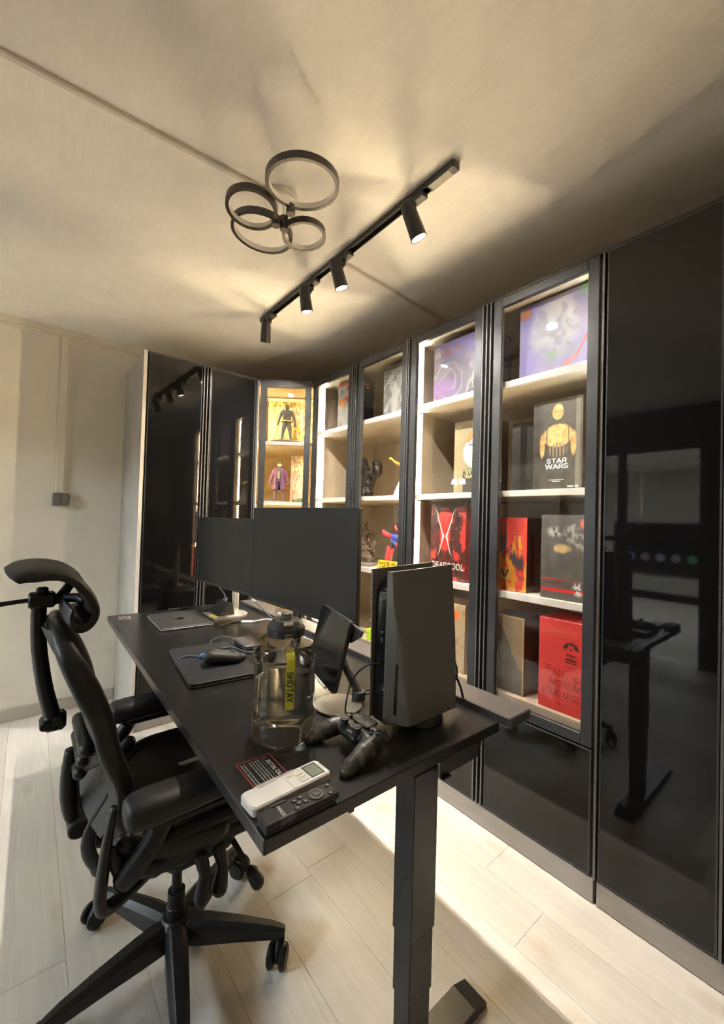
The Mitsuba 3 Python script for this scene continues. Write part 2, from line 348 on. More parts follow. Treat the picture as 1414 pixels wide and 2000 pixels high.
def display_cabinet(ya, yb, doors, label):
    u = thing('display_cabinet', label, 'cabinet')
    t = .018
    put('side_panel', cbox(PX, XR - .01, ya, ya + t, ZP, ZTOP, .001), 'laminate_carcass', u, smooth=False)
    put('side_panel', cbox(PX, XR - .01, yb - t, yb, ZP, ZTOP, .001), 'laminate_carcass', u, smooth=False)
    put('back_panel', box(XR - .025, XR - .012, ya + t, yb - t, ZP, ZTOP), 'laminate_carcass', u, smooth=False)
    put('top_panel', cbox(PX, XR - .025, ya + t, yb - t, 2.385, ZTOP, .001), 'laminate_carcass', u, smooth=False)
    put('top_rail', cbox(XC + .002, PX + .02, ya, yb, ZT + .001, ZTOP + .004, .001), 'black_metal', u, smooth=False)
    put('bottom_panel', cbox(PX, XR - .025, ya + t, yb - t, .590, .625, .001), 'laminate_carcass', u, smooth=False)
    put('plinth', cbox(XC + .001, XR - .03, ya, yb, .003, ZP, .001), 'laminate_plinth', u, smooth=False)
    for z0, z1 in SH:
        s = put('shelf', cbox(PX + .026, XR - .026, ya + t, yb - t, z0, z1, .001), 'laminate_carcass', u, smooth=False)
        put('edge_band', cbox(PX + .008, PX + .027, ya + t, yb - t, z0, z1, .0015), 'shelf_edge', s, smooth=False)
    for y, sgn in ((ya + t, 1), (yb - t, -1)):
        for z0, z1 in ((.63, 1.04), (1.08, 1.498), (1.536, 1.998), (2.038, 2.382)):
            led_profile(u, (PX + .056, y), (0, sgn), (-1, 0), z0, z1)
    n = len(doors)
    for i, (y0, y1, kind) in enumerate(doors):
        glass_door(u, y0, y1, .556, ZT)
        solid_door(u, y0, y1, ZB0, .550)
    ym = (doors[0][1] + doors[1][0]) / 2
    put('gap_post', cbox(XC + .010, PX + .02, doors[0][1] + .001, doors[1][0] - .001, ZB0, ZT, .001), 'black_gap', u, smooth=False)
    for y in (doors[0][1] + .010, ym, doors[1][0] - .010): vprofile(u, XC + .004, y, ZB0, ZT)
    return u
cabB = display_cabinet(.620, 1.630, ((.632, 1.086, 0), (1.149, 1.617, 0)), 'lit display cabinet nearest the viewer with a red box on its bottom shelf')
cabC = display_cabinet(1.634, 2.643, ((1.646, 2.097, 0), (2.157, 2.641, 0)), 'lit display cabinet next to the corner, partly hidden behind the large monitor')
vprofile(cabB, XC + .004, .614, ZB0, ZT); vprofile(cabB, XC + .004, 1.625, ZB0, ZT); vprofile(cabC, XC + .004, 1.639, ZB0, ZT)
w = thing('wardrobe', 'tall wardrobe with glossy black full-height doors at the right edge', 'wardrobe')
put('carcass', cbox(PX, XR - .01, -.60, .608, ZP, ZTOP, .002), 'laminate_grey', w, smooth=False)
put('plinth', cbox(XC + .001, XR - .03, -.60, .608, .003, ZP, .001), 'laminate_plinth', w, smooth=False)
put('top_rail', cbox(XC + .002, PX + .02, -.60, .608, ZT + .001, ZTOP + .004, .001), 'black_metal', w, smooth=False)
for y0, y1 in ((.272, .605), (-.19, .256)):
    solid_door(w, y0, y1, ZB0, ZT, 'door')
vprofile(w, XC + .004, .264, ZB0, ZT)
# left unit with two black doors, side panel of grey laminate
w = thing('wardrobe', 'tall wardrobe with two glossy black doors standing against the plaster wall', 'wardrobe')
YD = 2.89
put('carcass', cbox(.5515, 1.303, YD + .026, YB - .005, ZP, ZTOP, .002), 'laminate_grey', w, smooth=False)
put('side_panel', cbox(.531, .551, YD + .004, YB - .004, 0, ZTOP + .004, .001), 'laminate_grey', w, smooth=False, label='grey laminate side panel')
put('side_edge', cbox(.5305, .5515, YD - .004, YD + .004, 0, ZTOP + .004, .001), 'edge_light', w, smooth=False, label='pale front edge of the side panel')
put('plinth', cbox(.552, 1.304, YD + .001, YB - .03, .003, ZP, .001), 'laminate_plinth', w, smooth=False)
put('top_rail', cbox(.552, 1.304, YD + .002, YD + .045, ZT + .001, ZTOP + .004, .001), 'frame_metal', w, smooth=False)
for x0, x1, turn in ((.560, .900, 1.5), (.958, 1.290, .8)):
    Md = Rz(turn, ((x0 + x1) / 2, YD + .012, 0))             # the doors hang a touch out of line
    d = put('door', xf(cbox(x0, x1, YD, YD + .022, ZB0, ZT, .0015), Md), 'black_glass', w, smooth=False, label='glossy black door')
    put('edge_trim', xf(cat(cbox(x0, x0 + .006, YD - .0015, YD + .02, ZB0, ZT, .0005), cbox(x1 - .006, x1, YD - .0015, YD + .02, ZB0, ZT, .0005), cbox(x0 + .006, x1 - .006, YD - .0015, YD + .02, ZT - .006, ZT, .0005)), Md), 'frame_metal', d, smooth=False)
put('gap_post', cbox(.901, .957, YD + .010, YD + .04, ZB0, ZT, .001), 'black_gap', w, smooth=False)
for x in (.908, .929, .950, 1.298):
    put('edge_profile', cbox(x - .004, x + .004, YD - .012, YD + .03, ZB0, ZT, .001), 'profile_metal', w, smooth=False)
# corner unit with a diagonal glazed door
w = thing('corner_cabinet', 'corner display cabinet with a diagonal glass door and golden lit shelves', 'cabinet')
A = np.array([1.320, 2.893]); B = np.array([1.640, 2.648]); LD = np.linalg.norm(B - A)
ed = np.r_[(B - A) / LD, 0]; nd = np.r_[-ed[1], ed[0], 0]           # nd points into the unit
if nd[0] < 0: nd = -nd
def dbox(u0, u1, v0, v1, z0, z1, b=.001):
    m = cbox(u0, u1, v0, v1, z0, z1, b); return xf(m, frame((*A, 0), ed, nd, (0, 0, 1)))
wd = .042
d = put('glass_door', cat(dbox(.012, .012 + wd, 0, .022, .556, ZT), dbox(LD - .012 - wd, LD - .012, 0, .022, .556, ZT), dbox(.012 + wd, LD - .012 - wd, 0, .022, .556, .556 + wd), dbox(.012 + wd, LD - .012 - wd, 0, .022, ZT - wd, ZT)), 'frame_metal', w, smooth=False, label='glazed door with a dark metal frame')
o = np.r_[A, .556 + wd * .9] + ed * (.012 + wd * .9) + nd * .01
put('pane', panel(o, ed, (0, 0, 1), LD - .024 - 1.8 * wd, ZT - .556 - 1.8 * wd)[0], 'pane_glass', d, smooth=False)
put('lower_door', dbox(.012, LD - .012, 0, .022, ZB0, .55), 'black_glass', w, smooth=False)
put('plinth', dbox(0, LD, .002, .05, .003, ZP), 'laminate_plinth', w, smooth=False)
Ai, Bi = A + nd[:2] * .026, B + nd[:2] * .026
put('side_panel', box(1.306, 1.318, 2.93, YB - .01, ZP, ZTOP), 'laminate_carcass', w, smooth=False)
put('side_panel', box(1.668, XR - .01, 2.644, 2.656, ZP, ZTOP), 'laminate_carcass', w, smooth=False)
put('back_panel', box(1.318, XR - .01, YB - .022, YB - .01, ZP, ZTOP), 'laminate_carcass', w, smooth=False)
put('back_panel', box(XR - .022, XR - .01, 2.656, YB - .022, ZP, ZTOP), 'laminate_carcass', w, smooth=False)
def corner_plate(name, z0, z1, off):
    a, b = A + nd[:2] * off, B + nd[:2] * off
    poly = [(1.319, 2.895 + off * 1.25), (1.319, YB - .023), (XR - .023, YB - .023), (XR - .023, 2.657), (1.645 + off * 1.25, 2.657)]
    return put(name, prism(poly, z1 - z0, Tr(0, 0, z0)), 'laminate_carcass', w, smooth=False)
corner_plate('top_panel', 2.385, ZTOP, .027); corner_plate('bottom_panel', .59, .625, .027)
put('top_rail', dbox(0, LD, .002, .04, ZT + .001, ZTOP + .004), 'frame_metal', w, smooth=False)
for z0, z1 in ((1.935, 1.963), (1.473, 1.501), (1.03, 1.058)):
    k = corner_plate('shelf', z0, z1, .055)
    put('edge_band', dbox(.03, LD - .03, .036, .056, z0, z1), 'shelf_edge', k, smooth=False)
for z0, z1 in ((.63, 1.025), (1.063, 1.468), (1.506, 1.93), (1.968, 2.38)):
    led_profile(w, (1.318, 2.966), (1, 0), (0, 1), z0, z1, CORNER_COLOUR)
    led_profile(w, (1.716, 2.656), (0, 1), (1, 0), z0, z1, CORNER_COLOUR)
mat('edge_bright', (0.6, 0.6, 0.6), .3, .5, .6)
put('edge_profile', cbox(1.306, 1.313, 2.876, 2.905, ZB0, ZT, .001), 'edge_bright', w, smooth=False)
# ------------------------------------------------------------------ spot track on the ceiling
mat('track_black', (0.014, 0.013, 0.012), 0.42, 0.4)
mat('lens', (0.8, 0.8, 0.8), 0.3)
mat('label_grey', (0.22, 0.20, 0.17), 0.5)
tk = thing('spot_track', 'long black ceiling track that carries the four spots', 'track')
put('rail', cat(cbox(1.103, 1.108, .92, 2.44, ZC - .022, ZC, .001), cbox(1.132, 1.137, .92, 2.44, ZC - .022, ZC, .001), box(1.108, 1.132, .92, 2.44, ZC - .006, ZC)), 'track_black', tk, smooth=False)
put('power_feed', cbox(1.102, 1.138, .905, 1.03, ZC - .026, ZC, .002), 'track_black', tk, smooth=False)
put('feed_label', cbox(1.106, 1.134, .93, 1.02, ZC - .0268, ZC - .025, .0003), 'label_grey', tk, smooth=False, label='pale label on the power feed')
put('end_cap', cbox(1.102, 1.138, 2.43, 2.445, ZC - .024, ZC, .002), 'track_black', tk, smooth=False)
HEADS = [((1.088, 2.322, 2.583), (1.110, 2.370, 2.474), 'hanging straight down, farthest from the viewer'),
         ((1.063, 1.838, 2.583), (1.095, 1.850, 2.464), 'second from the far end of the track'),
         ((1.054, 1.554, 2.583), (1.100, 1.548, 2.463), 'shining straight into the lens, just beside the ring lamp'),
         ((1.064, 1.096, 2.583), (1.122, 1.080, 2.466), 'largest and nearest, beside the pale power feed')]
for p0, p1, txt in HEADS:
    p0, p1 = np.array(p0), np.array(p1); ax = (p1 - p0) / np.linalg.norm(p1 - p0); L = np.linalg.norm(p1 - p0)
    s = thing('track_spot', 'black track spot ' + txt, 'spotlight')
    put('adapter', cbox(1.104, 1.136, p0[1] - .045, p0[1] + .045, ZC - .040, ZC - .0225, .002), 'track_black', s, smooth=False)
    put('joint', cyl((1.12, p0[1] + .018, ZC - .041), (1.12, p0[1] + .018, ZC - .060), .013, 20, .002), 'track_black', s)
    pj = p0 + ax * .035
    side = np.cross(ax, (0, 1, 0)); side /= np.linalg.norm(side)
    put('bracket', tube([(1.12, p0[1] + .018, ZC - .058), (1.115, p0[1] + .028, ZC - .075), tuple(pj + np.array([.004, .027, 0]))], .006, 8), 'track_black', s)
    prof = [(.0, 0), (.022, 0), (.0255, .004), (.0275, .03), (.0315, L - .002), (.0325, L), (.0295, L), (.0285, L - .012), (.0, L - .0121)]
    put('housing', lathe(prof, p0, 36, ax), 'track_black', s)
    put('lens', lathe([(.0, -.0005), (.0275, -.0005), (.0275, .0005), (0, .0008)], p0 + ax * (L - .0105), 32, ax), 'lens', s, emit=tuple(LENS_RADIANCE * SPOT_COLOUR), label='glowing lens')
    scene[s + '__beam'] = {'type': 'spot', 'intensity': rgb(*(SPOT_INTENSITY * SPOT_COLOUR)), 'cutoff_angle': SPOT_CUTOFF, 'beam_width': SPOT_BEAM,
                           'to_world': T().look_at(origin=(p0 + ax * (L + .003)).tolist(), target=(p0 + ax).tolist(), up=[0.1, 1, 0.05])}
# ------------------------------------------------------------------ ring lamp (switched off)
mat('ring_brown', (0.024, 0.018, 0.014), 0.38, 0.5)
mat('diffuser_white', (0.74, 0.71, 0.67), 0.5)
rl = thing('ring_lamp', 'ceiling lamp of four brown rings with white inner bands, switched off', 'ceiling lamp')
put('canopy', lathe([(0, 0), (.062, 0), (.066, .003), (.066, .024), (0, .026)], (.735, 1.465, ZC - .026), 40), 'diffuser_white', rl, label='round white ceiling canopy')
put('rod', cyl((.735, 1.43, 2.52), (.735, 1.45, ZC - .02), .005, 12), 'diffuser_white', rl)
RINGS = [((.680, 1.205, 2.515), .122, (3, -4)), ((.588, 1.405, 2.500), .090, (-4, 3)), ((.683, 1.522, 2.520), .118, (3, 4)), ((.805, 1.402, 2.500), .084, (-4, -4))]
HUB = np.array([.718, 1.400, 2.505])
for c, R, (tx, ty) in RINGS:
    M = Tr(*c) @ Rax(tx, (1, 0, 0)) @ Rax(ty, (0, 1, 0))
    n = 72; ang = np.arange(n) * 2 * np.pi / n
    def ring(sec):
        r = [np.c_[(R + a) * np.cos(ang), (R + a) * np.sin(ang), np.full(n, z)] for a, z in sec]
        return xf(loft(r + [r[0]], cap=False), M)
    m = ring([(-.010, -.011), (.002, -.011), (.002, .012), (0, .012), (0, -.0088), (-.010, -.0088)]); m.fix_normals()
    k = put('ring', m, 'ring_brown', rl)
    m = ring([(-.0085, -.0084), (-.0005, -.0084), (-.0005, .0118), (-.0085, .0118)]); m.fix_normals()
    put('diffuser', m, 'diffuser_white', k, label='white inner band of the ring')
    dv = HUB - np.array(c); dv[2] = 0; dv /= np.linalg.norm(dv)
    e = np.array(c) + dv * (R + .004)
    put('joint', cyl(e + (0, 0, -.024), e + (0, 0, .010), .0165, 24, .002), 'ring_brown', rl)
    put('arm', tube([e + (0, 0, .004), HUB + (0, 0, .006)], .006, 8, sm=False), 'ring_brown', rl)
put('hub', cyl(HUB + (0, 0, -.010), HUB + (0, 0, .016), .015, 20, .002), 'ring_brown', rl)
# ------------------------------------------------------------------ desk
ZD = 0.81
def f_desk(p, n, uv):
    s = fbm(p.x * 420, p.y * 420, 0.0, 2)
    return mi.Color3f(0.0115, 0.0114, 0.0118) * (0.8 + 0.5 * s)
mat('desk_black', mikit.proc(f_desk), 0.28, 0.36)
mat('steel_black', (0.016, 0.0155, 0.016), 0.42, 0.45)
mat('steel_dark', (0.022, 0.021, 0.021), 0.36, 0.45)
mat('print_white', (0.60, 0.58, 0.56), 0.6)
mat('print_grey', (0.26, 0.25, 0.24), 0.6)
mat('print_red', (0.36, 0.035, 0.03), 0.6)
mat('sticker_black', (0.012, 0.011, 0.011), 0.35)
MD = Tr(.339, .663, 0) @ Rz(-0.35)              # desk frame: x along the short side, y along the long side
DW, DL = .729, 1.960
def dk(m): return xf(m, MD)
desk = thing('standing_desk', 'black standing desk with a steel frame and a long front edge beside the office chair', 'desk')
top = put('desktop', xf(slab(DW, DL, .004, .028, Tr(DW / 2, DL / 2, ZD - .028), .002), MD), 'desk_black', desk, smooth=40)
put('side_rail', dk(cbox(.06, DW - .05, .045, .095, ZD - .062, ZD - .027, .003)), 'steel_black', desk, smooth=False)
put('side_rail', dk(cbox(.06, DW - .05, DL - .095, DL - .045, ZD - .062, ZD - .027, .003)), 'steel_black', desk, smooth=False)
for x in (.22, .50): put('crossbar', dk(cbox(x, x + .03, .09, DL - .09, ZD - .060, ZD - .030, .003)), 'steel_black', desk, smooth=False)
put('end_plate', dk(cat(cbox(.20, .68, .012, .26, ZD - .037, ZD - .028, .001), cbox(.20, .212, .012, .12, ZD - .044, ZD - .036, .001))), 'steel_black', desk, smooth=False)
def desk_leg(y):
    xm, yy = .466, y
    segs = [(.0445, .034, .335, ZD - .062, 'steel_dark'), (.0415, .031, .18, .335, 'steel_black'), (.0385, .028, .028, .18, 'steel_black')]
    k = None
    for i, (a, b, z0, z1, m) in enumerate(segs):
        msh = dk(cbox(xm - a, xm + a, yy - b, yy + b, z0, z1, .003))
        if k is None: k = put('leg', msh, m, desk, smooth=False)
        else: put('inner_stage', msh, m, k, smooth=False)
    poly = [(-.30, 0), (.345, 0), (.345, .012), (.29, .030), (-.25, .030), (-.30, .012)]
    M = MD @ frame((xm - .160, yy + (.022 if y < 1 else .050), 0), (1, 0, 0), (0, 0, 1), (0, -1, 0))
    put('foot', prism([(x + .07, z) for x, z in poly], .076, M), 'steel_dark', desk, smooth=False)
desk_leg(.070); desk_leg(DL - .07)
ctl = put('control_box', dk(cbox(.60, .715, .045, .13, ZD - .085, ZD - .028, .006)), 'steel_black', desk, smooth=False)
put('cable_bracket', dk(cat(cbox(.50, .66, .020, .024, ZD - .085, ZD - .030, .001), cbox(.50, .53, .010, .024, ZD - .088, ZD - .082, .001))), 'steel_black', desk, smooth=False)
# the raised tray along the rear edge
mat('tray_top', (0.055, 0.05, 0.05), 0.45, 0.4)
tr = thing('cable_tray', 'long dark metal tray along the rear edge of the desk', 'cable tray')
put('tray', dk(cbox(.7295, .838, -.035, 1.90, ZD - .008, ZD + .022, .003)), 'tray_top', tr, smooth=False)
for y in (.10, .95, 1.80): put('tray_bracket', dk(cat(cbox(.79, .82, y - .02, y + .02, ZD - .055, ZD - .008, .002), cbox(.7335, .82, y - .02, y + .02, ZD - .062, ZD - .050, .002))), 'steel_black', tr, smooth=False)
# printed notices on the desktop
def notice(x, y, w, h, rot, M0):
    M = M0 @ Tr(x, y, ZD + .0002) @ Rz(rot)
    s = thing('notice_sticker', 'black notice with a red border headed INITIAL CALIBRATION, under the white remote' if w > .1 else 'small black notice with a red border at the far corner of the desk', 'sticker')
    put('sheet', xf(box(0, w, 0, h, 0, .0002), M), 'sticker_black', s, smooth=False)
    b = .0022 * (w / .11) ** .5
    put('border', xf(cat(box(0, w, 0, b, .0002, .0004), box(0, w, h - b, h, .0002, .0004), box(0, b, b, h - b, .0002, .0004), box(w - b, w, b, h - b, .0002, .0004)), M), 'print_red', s, smooth=False)
    k = w / .155
    put('warning_mark', xf(prism([(.008 * k, h - .022 * k), (.018 * k, h - .022 * k), (.013 * k, h - .010 * k)], .0004, Tr(0, 0, .0002)), M), 'print_red', s, smooth=False)
    put('heading', text('INITIAL CALIBRATION', .010 * k, M @ Tr(.024 * k, h - .021 * k, .0002), bold=True, fit=w - .032 * k), 'print_white', s, smooth=False)
    put('rule', xf(box(.010 * k, w - .01 * k, h - .0275 * k, h - .0265 * k, .0002, .0005), M), 'print_grey', s, smooth=False)
    lines = []
    yy = h - .036 * k; r_ = random.Random(3)
    i = 0
    while yy > .006 * k:
        x0 = .010 * k; end = w - .012 * k * (1 + 2 * r_.random())
        while x0 < end:
            L = (.006 + .012 * r_.random()) * k
            lines.append(box(x0, min(x0 + L, end), yy, yy + .0030 * k, .0002, .0005)); x0 += L + .002 * k
        yy -= (.0068 if i != 3 else .013) * k; i += 1
    put('small_print', cat(*lines), 'print_grey', s, smooth=False, kind='stuff') if False else put('small_print', xf(cat(*lines), M), 'print_grey', s, smooth=False)
# reads along -y: text direction runs from far to near
notice(.385, .905, .155, .083, -90, np.eye(4))
notice(.395, 2.580, .100, .062, -94, np.eye(4))

# ------------------------------------------------------------------ monitors
mat('screen', (0.008, 0.008, 0.008), 0.36, 0.28)
mat('bezel', (0.010, 0.010, 0.010), 0.45, 0.4)
mat('aluminium', (0.62, 0.60, 0.57), 0.32, 0.5, 0.75)
mat('aluminium_dark', (0.125, 0.125, 0.13), 0.36, 0.5, 0.6)
def monitor(label, pl, pr_, z0, z1, chin, stand):
    pl, pr_ = np.array([*pl, 0.0]), np.array([*pr_, 0.0]); w = np.linalg.norm(pr_ - pl); ex = (pr_ - pl) / w
    M = frame((*pl[:2], z0), ex, (0, 0, 1)); nz = M[:3, 2]      # x right seen from the chair, z towards the chair
    h = z1 - z0
    m = thing('monitor', label, 'monitor')
    put('housing', xf(cat(cbox(0, w, 0, h, -.022, -.001, .004), cbox(.12 * w, .88 * w, .10 * h, .80 * h, -.045, -.020, .012)), M), 'bezel', m, smooth=False)
    put('screen', xf(cbox(.004, w - .004, chin, h - .004, -.002, .0004, .0003), M), 'screen', m, smooth=False)
    put('bezel', xf(cat(cbox(0, w, 0, chin - .0005, -.002, .001, .0005), cbox(0, .0037, chin, h, -.002, .0012, .0003), cbox(w - .0037, w, chin, h, -.002, .0012, .0003), cbox(.004, w - .004, h - .0037, h, -.002, .0012, .0003)), M), 'bezel', m, smooth=False)
    return m, M, w, h
m1, M1, w1, h1 = monitor('smaller black monitor on a silver stand, at the far end of the desk', (.818, 2.600), (.880, 1.948), .976, 1.369, .016, 1)
# silver stand
bx_, by_ = .885, 2.305
def stand_base():
    pts = [(.792, 2.215), (.792, 2.405)] + [(.93 + .085 * math.cos(a), 2.31 + .095 * math.sin(a)) for a in np.linspace(math.pi / 2, -math.pi / 2, 20)]
    return prism(pts, .009, Tr(0, 0, ZD))
put('stand_base', stand_base(), 'aluminium', m1, smooth=40, label='silver foot')
put('stand_column', xf(slab(.040, .022, .010, .30, Tr(.955, 2.325, ZD + .008)), Rz(0)), 'aluminium', m1, smooth=40, label='silver column')
put('stand_mount', cat(cbox(.885, .955, 2.29, 2.36, 1.06, 1.13, .006)), 'bezel', m1, smooth=False)
m2, M2, w2, h2 = monitor('large black monitor standing behind the water bottle, hiding the corner cabinet', (.876, 1.938), (.930, 1.160), .973, 1.424, .018, 0)
put('stand_base', xf(slab(.22, .20, .09, .010, Tr(.945, 1.63, ZD)), Rz(0)), 'bezel', m2, smooth=40)
put('stand_column', cbox(.950, .975, 1.605, 1.655, ZD + .009, 1.20, .008), 'bezel', m2, smooth=False)

# ------------------------------------------------------------------ laptop, dock, folio and mouse
mat('laptop_grey', (0.072, 0.070, 0.071), 0.38, 0.5, 0.55)
mat('laptop_edge', (0.42, 0.41, 0.40), 0.30, 0.5, 0.8)
mat('logo_black', (0.006, 0.006, 0.006), 0.12, 0.6)
lp = thing('laptop', 'closed dark grey laptop with a black apple mark on its lid', 'laptop')
ML = Tr(.641, 2.302, ZD) @ Rz(-1.5)
put('base', xf(slab(.255, .345, .012, .0095, Tr(0, 0, .0015), .003), ML), 'laptop_edge', lp, smooth=40)
put('lid', xf(slab(.255, .345, .012, .0045, Tr(0, 0, .0115), .0015), ML), 'laptop_grey', lp, smooth=40)
put('foot', xf(cat(*[cyl((sx * .10, sy * .14, 0), (sx * .10, sy * .14, .0018), .009, 16) for sx in (-1, 1) for sy in (-1, 1)]), ML), 'black_metal', lp)
put('port', xf(cat(*[box(-.02 + i * .022, -.008 + i * .022, -.1730, -.1720, .0045, .0075) for i in range(3)]), ML), 'logo_black', lp, smooth=False)
def apple(s):
    a = np.linspace(0, 2 * np.pi, 60)
    l, r = sg.Point(-.24, 0).buffer(.40), sg.Point(.24, 0).buffer(.40)
    body_ = l.union(r).union(sg.Polygon([(-.60, .02), (.60, .02), (.30, -.55), (.12, -.62), (0, -.56), (-.12, -.62), (-.30, -.55)])).buffer(.05).buffer(-.05)
    body_ = body_.difference(sg.Point(0, .43).buffer(.13)).difference(sg.Point(.72, .06).buffer(.27))
    leaf = sg.Point(-.0, .0).buffer(.26).intersection(sg.Point(.26, .0).buffer(.26))
    from shapely import affinity
    leaf = affinity.translate(affinity.rotate(leaf, -35), -.03, .62)
    return [affinity.scale(g, s, s, origin=(0, 0)) for g in (body_, leaf)]
put('logo', xf(cat(*[prism(g, .0004, Tr(0, 0, .0159)) for g in apple(.040)]), ML @ Rz(90)), 'logo_black', lp, smooth=False)
mat('folio_black', (0.020, 0.021, 0.024), 0.45, 0.35)
fo = thing('folio', 'closed black tablet folio lying flat under the mouse', 'folio')
MF = Tr(.560, 1.575, ZD) @ Rz(-5)
put('lower_cover', xf(slab(.235, .415, .018, .008, Tr(0, 0, 0), .002), MF), 'folio_black', fo, smooth=40)
put('upper_cover', xf(slab(.235, .415, .018, .009, Tr(0, 0, .0095), .003), MF), 'folio_black', fo, smooth=40)
put('spine_pages', xf(slab(.228, .408, .016, .0026, Tr(0, 0, .0074), .0005), MF), 'bezel', fo, smooth=40)
ZF = ZD + .0185
mat('mouse_grey', (0.035, 0.033, 0.031), 0.5, 0.35)
mat('mouse_black', (0.012, 0.012, 0.012), 0.5)
ms = thing('mouse', 'dark grey sculpted mouse on the black folio', 'mouse')
bones = [((-.040, .010, .020), .020, (.035, .006, .014), .014), ((-.040, -.010, .030), .0195, (.030, -.016, .016), .0145), ((-.042, .012, .016), .015, (-.012, .034, .012), .012), ((-.030, 0, .034), .0165, (.005, -.004, .026), .0150), ((.03, .006, .0145), .0135, (.048, -.006, .012), .0115)]
mm = body(bones, .003, 10)
mm = mm.slice_plane((0, 0, .0015), (0, 0, 1), cap=True) if False else mm
v = mm.vertices.copy(); v[:, 2] = np.maximum(v[:, 2], .001); mm.vertices = v
MM = Tr(.590, 1.515, ZF) @ Rz(-8) @ np.diag([1.32, 1.22, 1.12, 1])
put('shell', xf(mm, MM), 'mouse_grey', ms, smooth=True)
put('wheel', xf(cyl((.030, -.009, .0255), (.030, -.003, .0255), .0055, 20, .001), MM), 'aluminium', ms)
put('button_seam', xf(tube([(.005, -.005, .0412), (.02, -.005, .0348), (.034, -.005, .0300), (.05, -.005, .021)], .0007, 6), MM), 'mouse_black', ms)
mat('cord_blue', (0.06, 0.17, 0.34), 0.35, 0.5)
mat('cord_slate', (0.055, 0.062, 0.085), 0.5)
uc = thing('usb_receiver_cable', 'blue plug with a slate cable lying across the folio behind the mouse', 'cable')
put('plug', xf(body([((-.012, 0, .010), .0095, (.012, 0, .010), .0095)], .003, 3), Tr(.545, 1.600, ZF) @ Rz(-30)), 'cord_blue', uc, smooth=True, label='glossy blue plug')
put('cable', tube([(.535, 1.606, ZF + .008), (.51, 1.64, ZF + .004), (.475, 1.650, ZF + .0035), (.452, 1.640, ZD + .012), (.447, 1.628, ZD + .004)], .0032, 8), 'cord_slate', uc)
put('strap', tube([(.560, 1.602, ZF + .009), (.605, 1.650, ZF + .006), (.665, 1.66, ZF + .004), (.70, 1.64, ZD + .012), (.74, 1.60, ZD + .006)], .0040, 8, sx=.5), 'cord_slate', uc)
put('clip', xf(cbox(-.018, .018, -.010, .010, 0, .006, .002), Tr(.60, 1.648, ZF + .009) @ Rz(35)), 'mouse_black', uc, smooth=False)
dkk = thing('docking_hub', 'slim grey docking hub with ports on the desk beside the folio', 'hub')
MH = Tr(.765, 1.715, ZD) @ Rz(-4)
put('shell', xf(slab(.075, .150, .010, .022, Tr(0, 0, .001), .004), MH), 'aluminium_dark', dkk, smooth=40)
put('port', xf(cat(*[cbox(-.0385, -.0370, y - .006, y + .006, .008, .015, .0005) for y in (-.05, -.025, 0, .03, .052)]), MH), 'logo_black', dkk, smooth=False)
solo('hub_cable', tube([(.738, 1.785, ZD + .010), (.70, 1.83, ZD + .022), (.655, 1.84, ZD + .012), (.635, 1.80, ZD + .004), (.64, 1.77, ZD + .003)], .0024, 8), 'aluminium_dark', 'thin grey cable arching from the docking hub', 'cable')
# wedge dock on the monitor foot, note and cables
wg = thing('wedge_dock', 'black wedge-shaped dock standing on the silver monitor foot', 'dock')
MW = Tr(.885, 2.275, ZD + .0095) @ Rz(0)
put('body', xf(prism([(-.052, 0), (.040, 0), (.028, .062), (.012, .066)], .165, frame((0, .150, 0), (1, 0, 0), (0, 0, 1), (0, -1, 0))), MW), 'bezel', wg, smooth=False)
put('plug', xf(cat(cyl((.02, .10, .062), (.028, .10, .085), .006, 12, .001), cyl((.02, .07, .062), (.028, .07, .082), .006, 12, .001)), MW), 'aluminium_dark', wg)
mat('note_yellow', (0.55, 0.45, 0.11), 0.6)
solo('paper_note', xf(cbox(-.012, .012, -.040, .040, 0, .003, .001), Tr(.812, 2.285, ZD + .0092) @ Rz(6)), 'note_yellow', 'small yellow note pad on the silver monitor foot', 'note pad')
solo('monitor_cable', tube([(.915, 2.375, ZD + .093), (.905, 2.395, ZD + .12), (.880, 2.42, ZD + .155), (.862, 2.435, ZD + .170)], .0032, 8), 'aluminium_dark', 'grey cable rising from the wedge dock to the smaller monitor', 'cable')
solo('power_cable', tube([(.895, 2.44, ZD + .03), (.87, 2.52, ZD + .02), (.82, 2.575, ZD + .010), (.74, 2.60, ZD + .005), (.66, 2.605, ZD + .004)], .0042, 8), 'folio_black', 'black cable curling over the far end of the desk', 'cable')
mat('cord_white', (0.66, 0.65, 0.62), 0.4)
wc = thing('white_cable', 'white cable with a slider plug lying on the desk in front of the monitors', 'cable')
put('plug', xf(slab(.062, .024, .011, .012, Tr(0, 0, 0), .003), Tr(.925, 2.085, ZD) @ Rz(-32)), 'cord_white', wc, smooth=40)
put('cord', tube([(.945, 2.070, ZD + .008), (.985, 2.055, ZD + .012), (1.02, 2.03, ZD + .018), (1.045, 1.99, ZD + .010), (1.06, 1.95, ZD + .004)], .0042, 8), 'cord_white', wc)
put('lead', tube([(.905, 2.098, ZD + .005), (.86, 2.12, ZD + .004), (.80, 2.10, ZD + .003), (.76, 2.07, ZD + .003)], [.006, .005, .003, .002], 8), 'folio_black', wc)
dc = thing('display_cable', 'black cable with a silver plug hanging from the large monitor to the desk', 'cable')
put('plug', tube([(.985, 2.155, ZD + .105), (.99, 2.135, ZD + .098)], .0065, 10, sm=False), 'aluminium', dc)
put('cord', tube([(.99, 2.135, ZD + .098), (1.0, 2.08, ZD + .075), (1.01, 2.0, ZD + .045), (1.02, 1.93, ZD + .012)], .0042, 8), 'folio_black', dc)
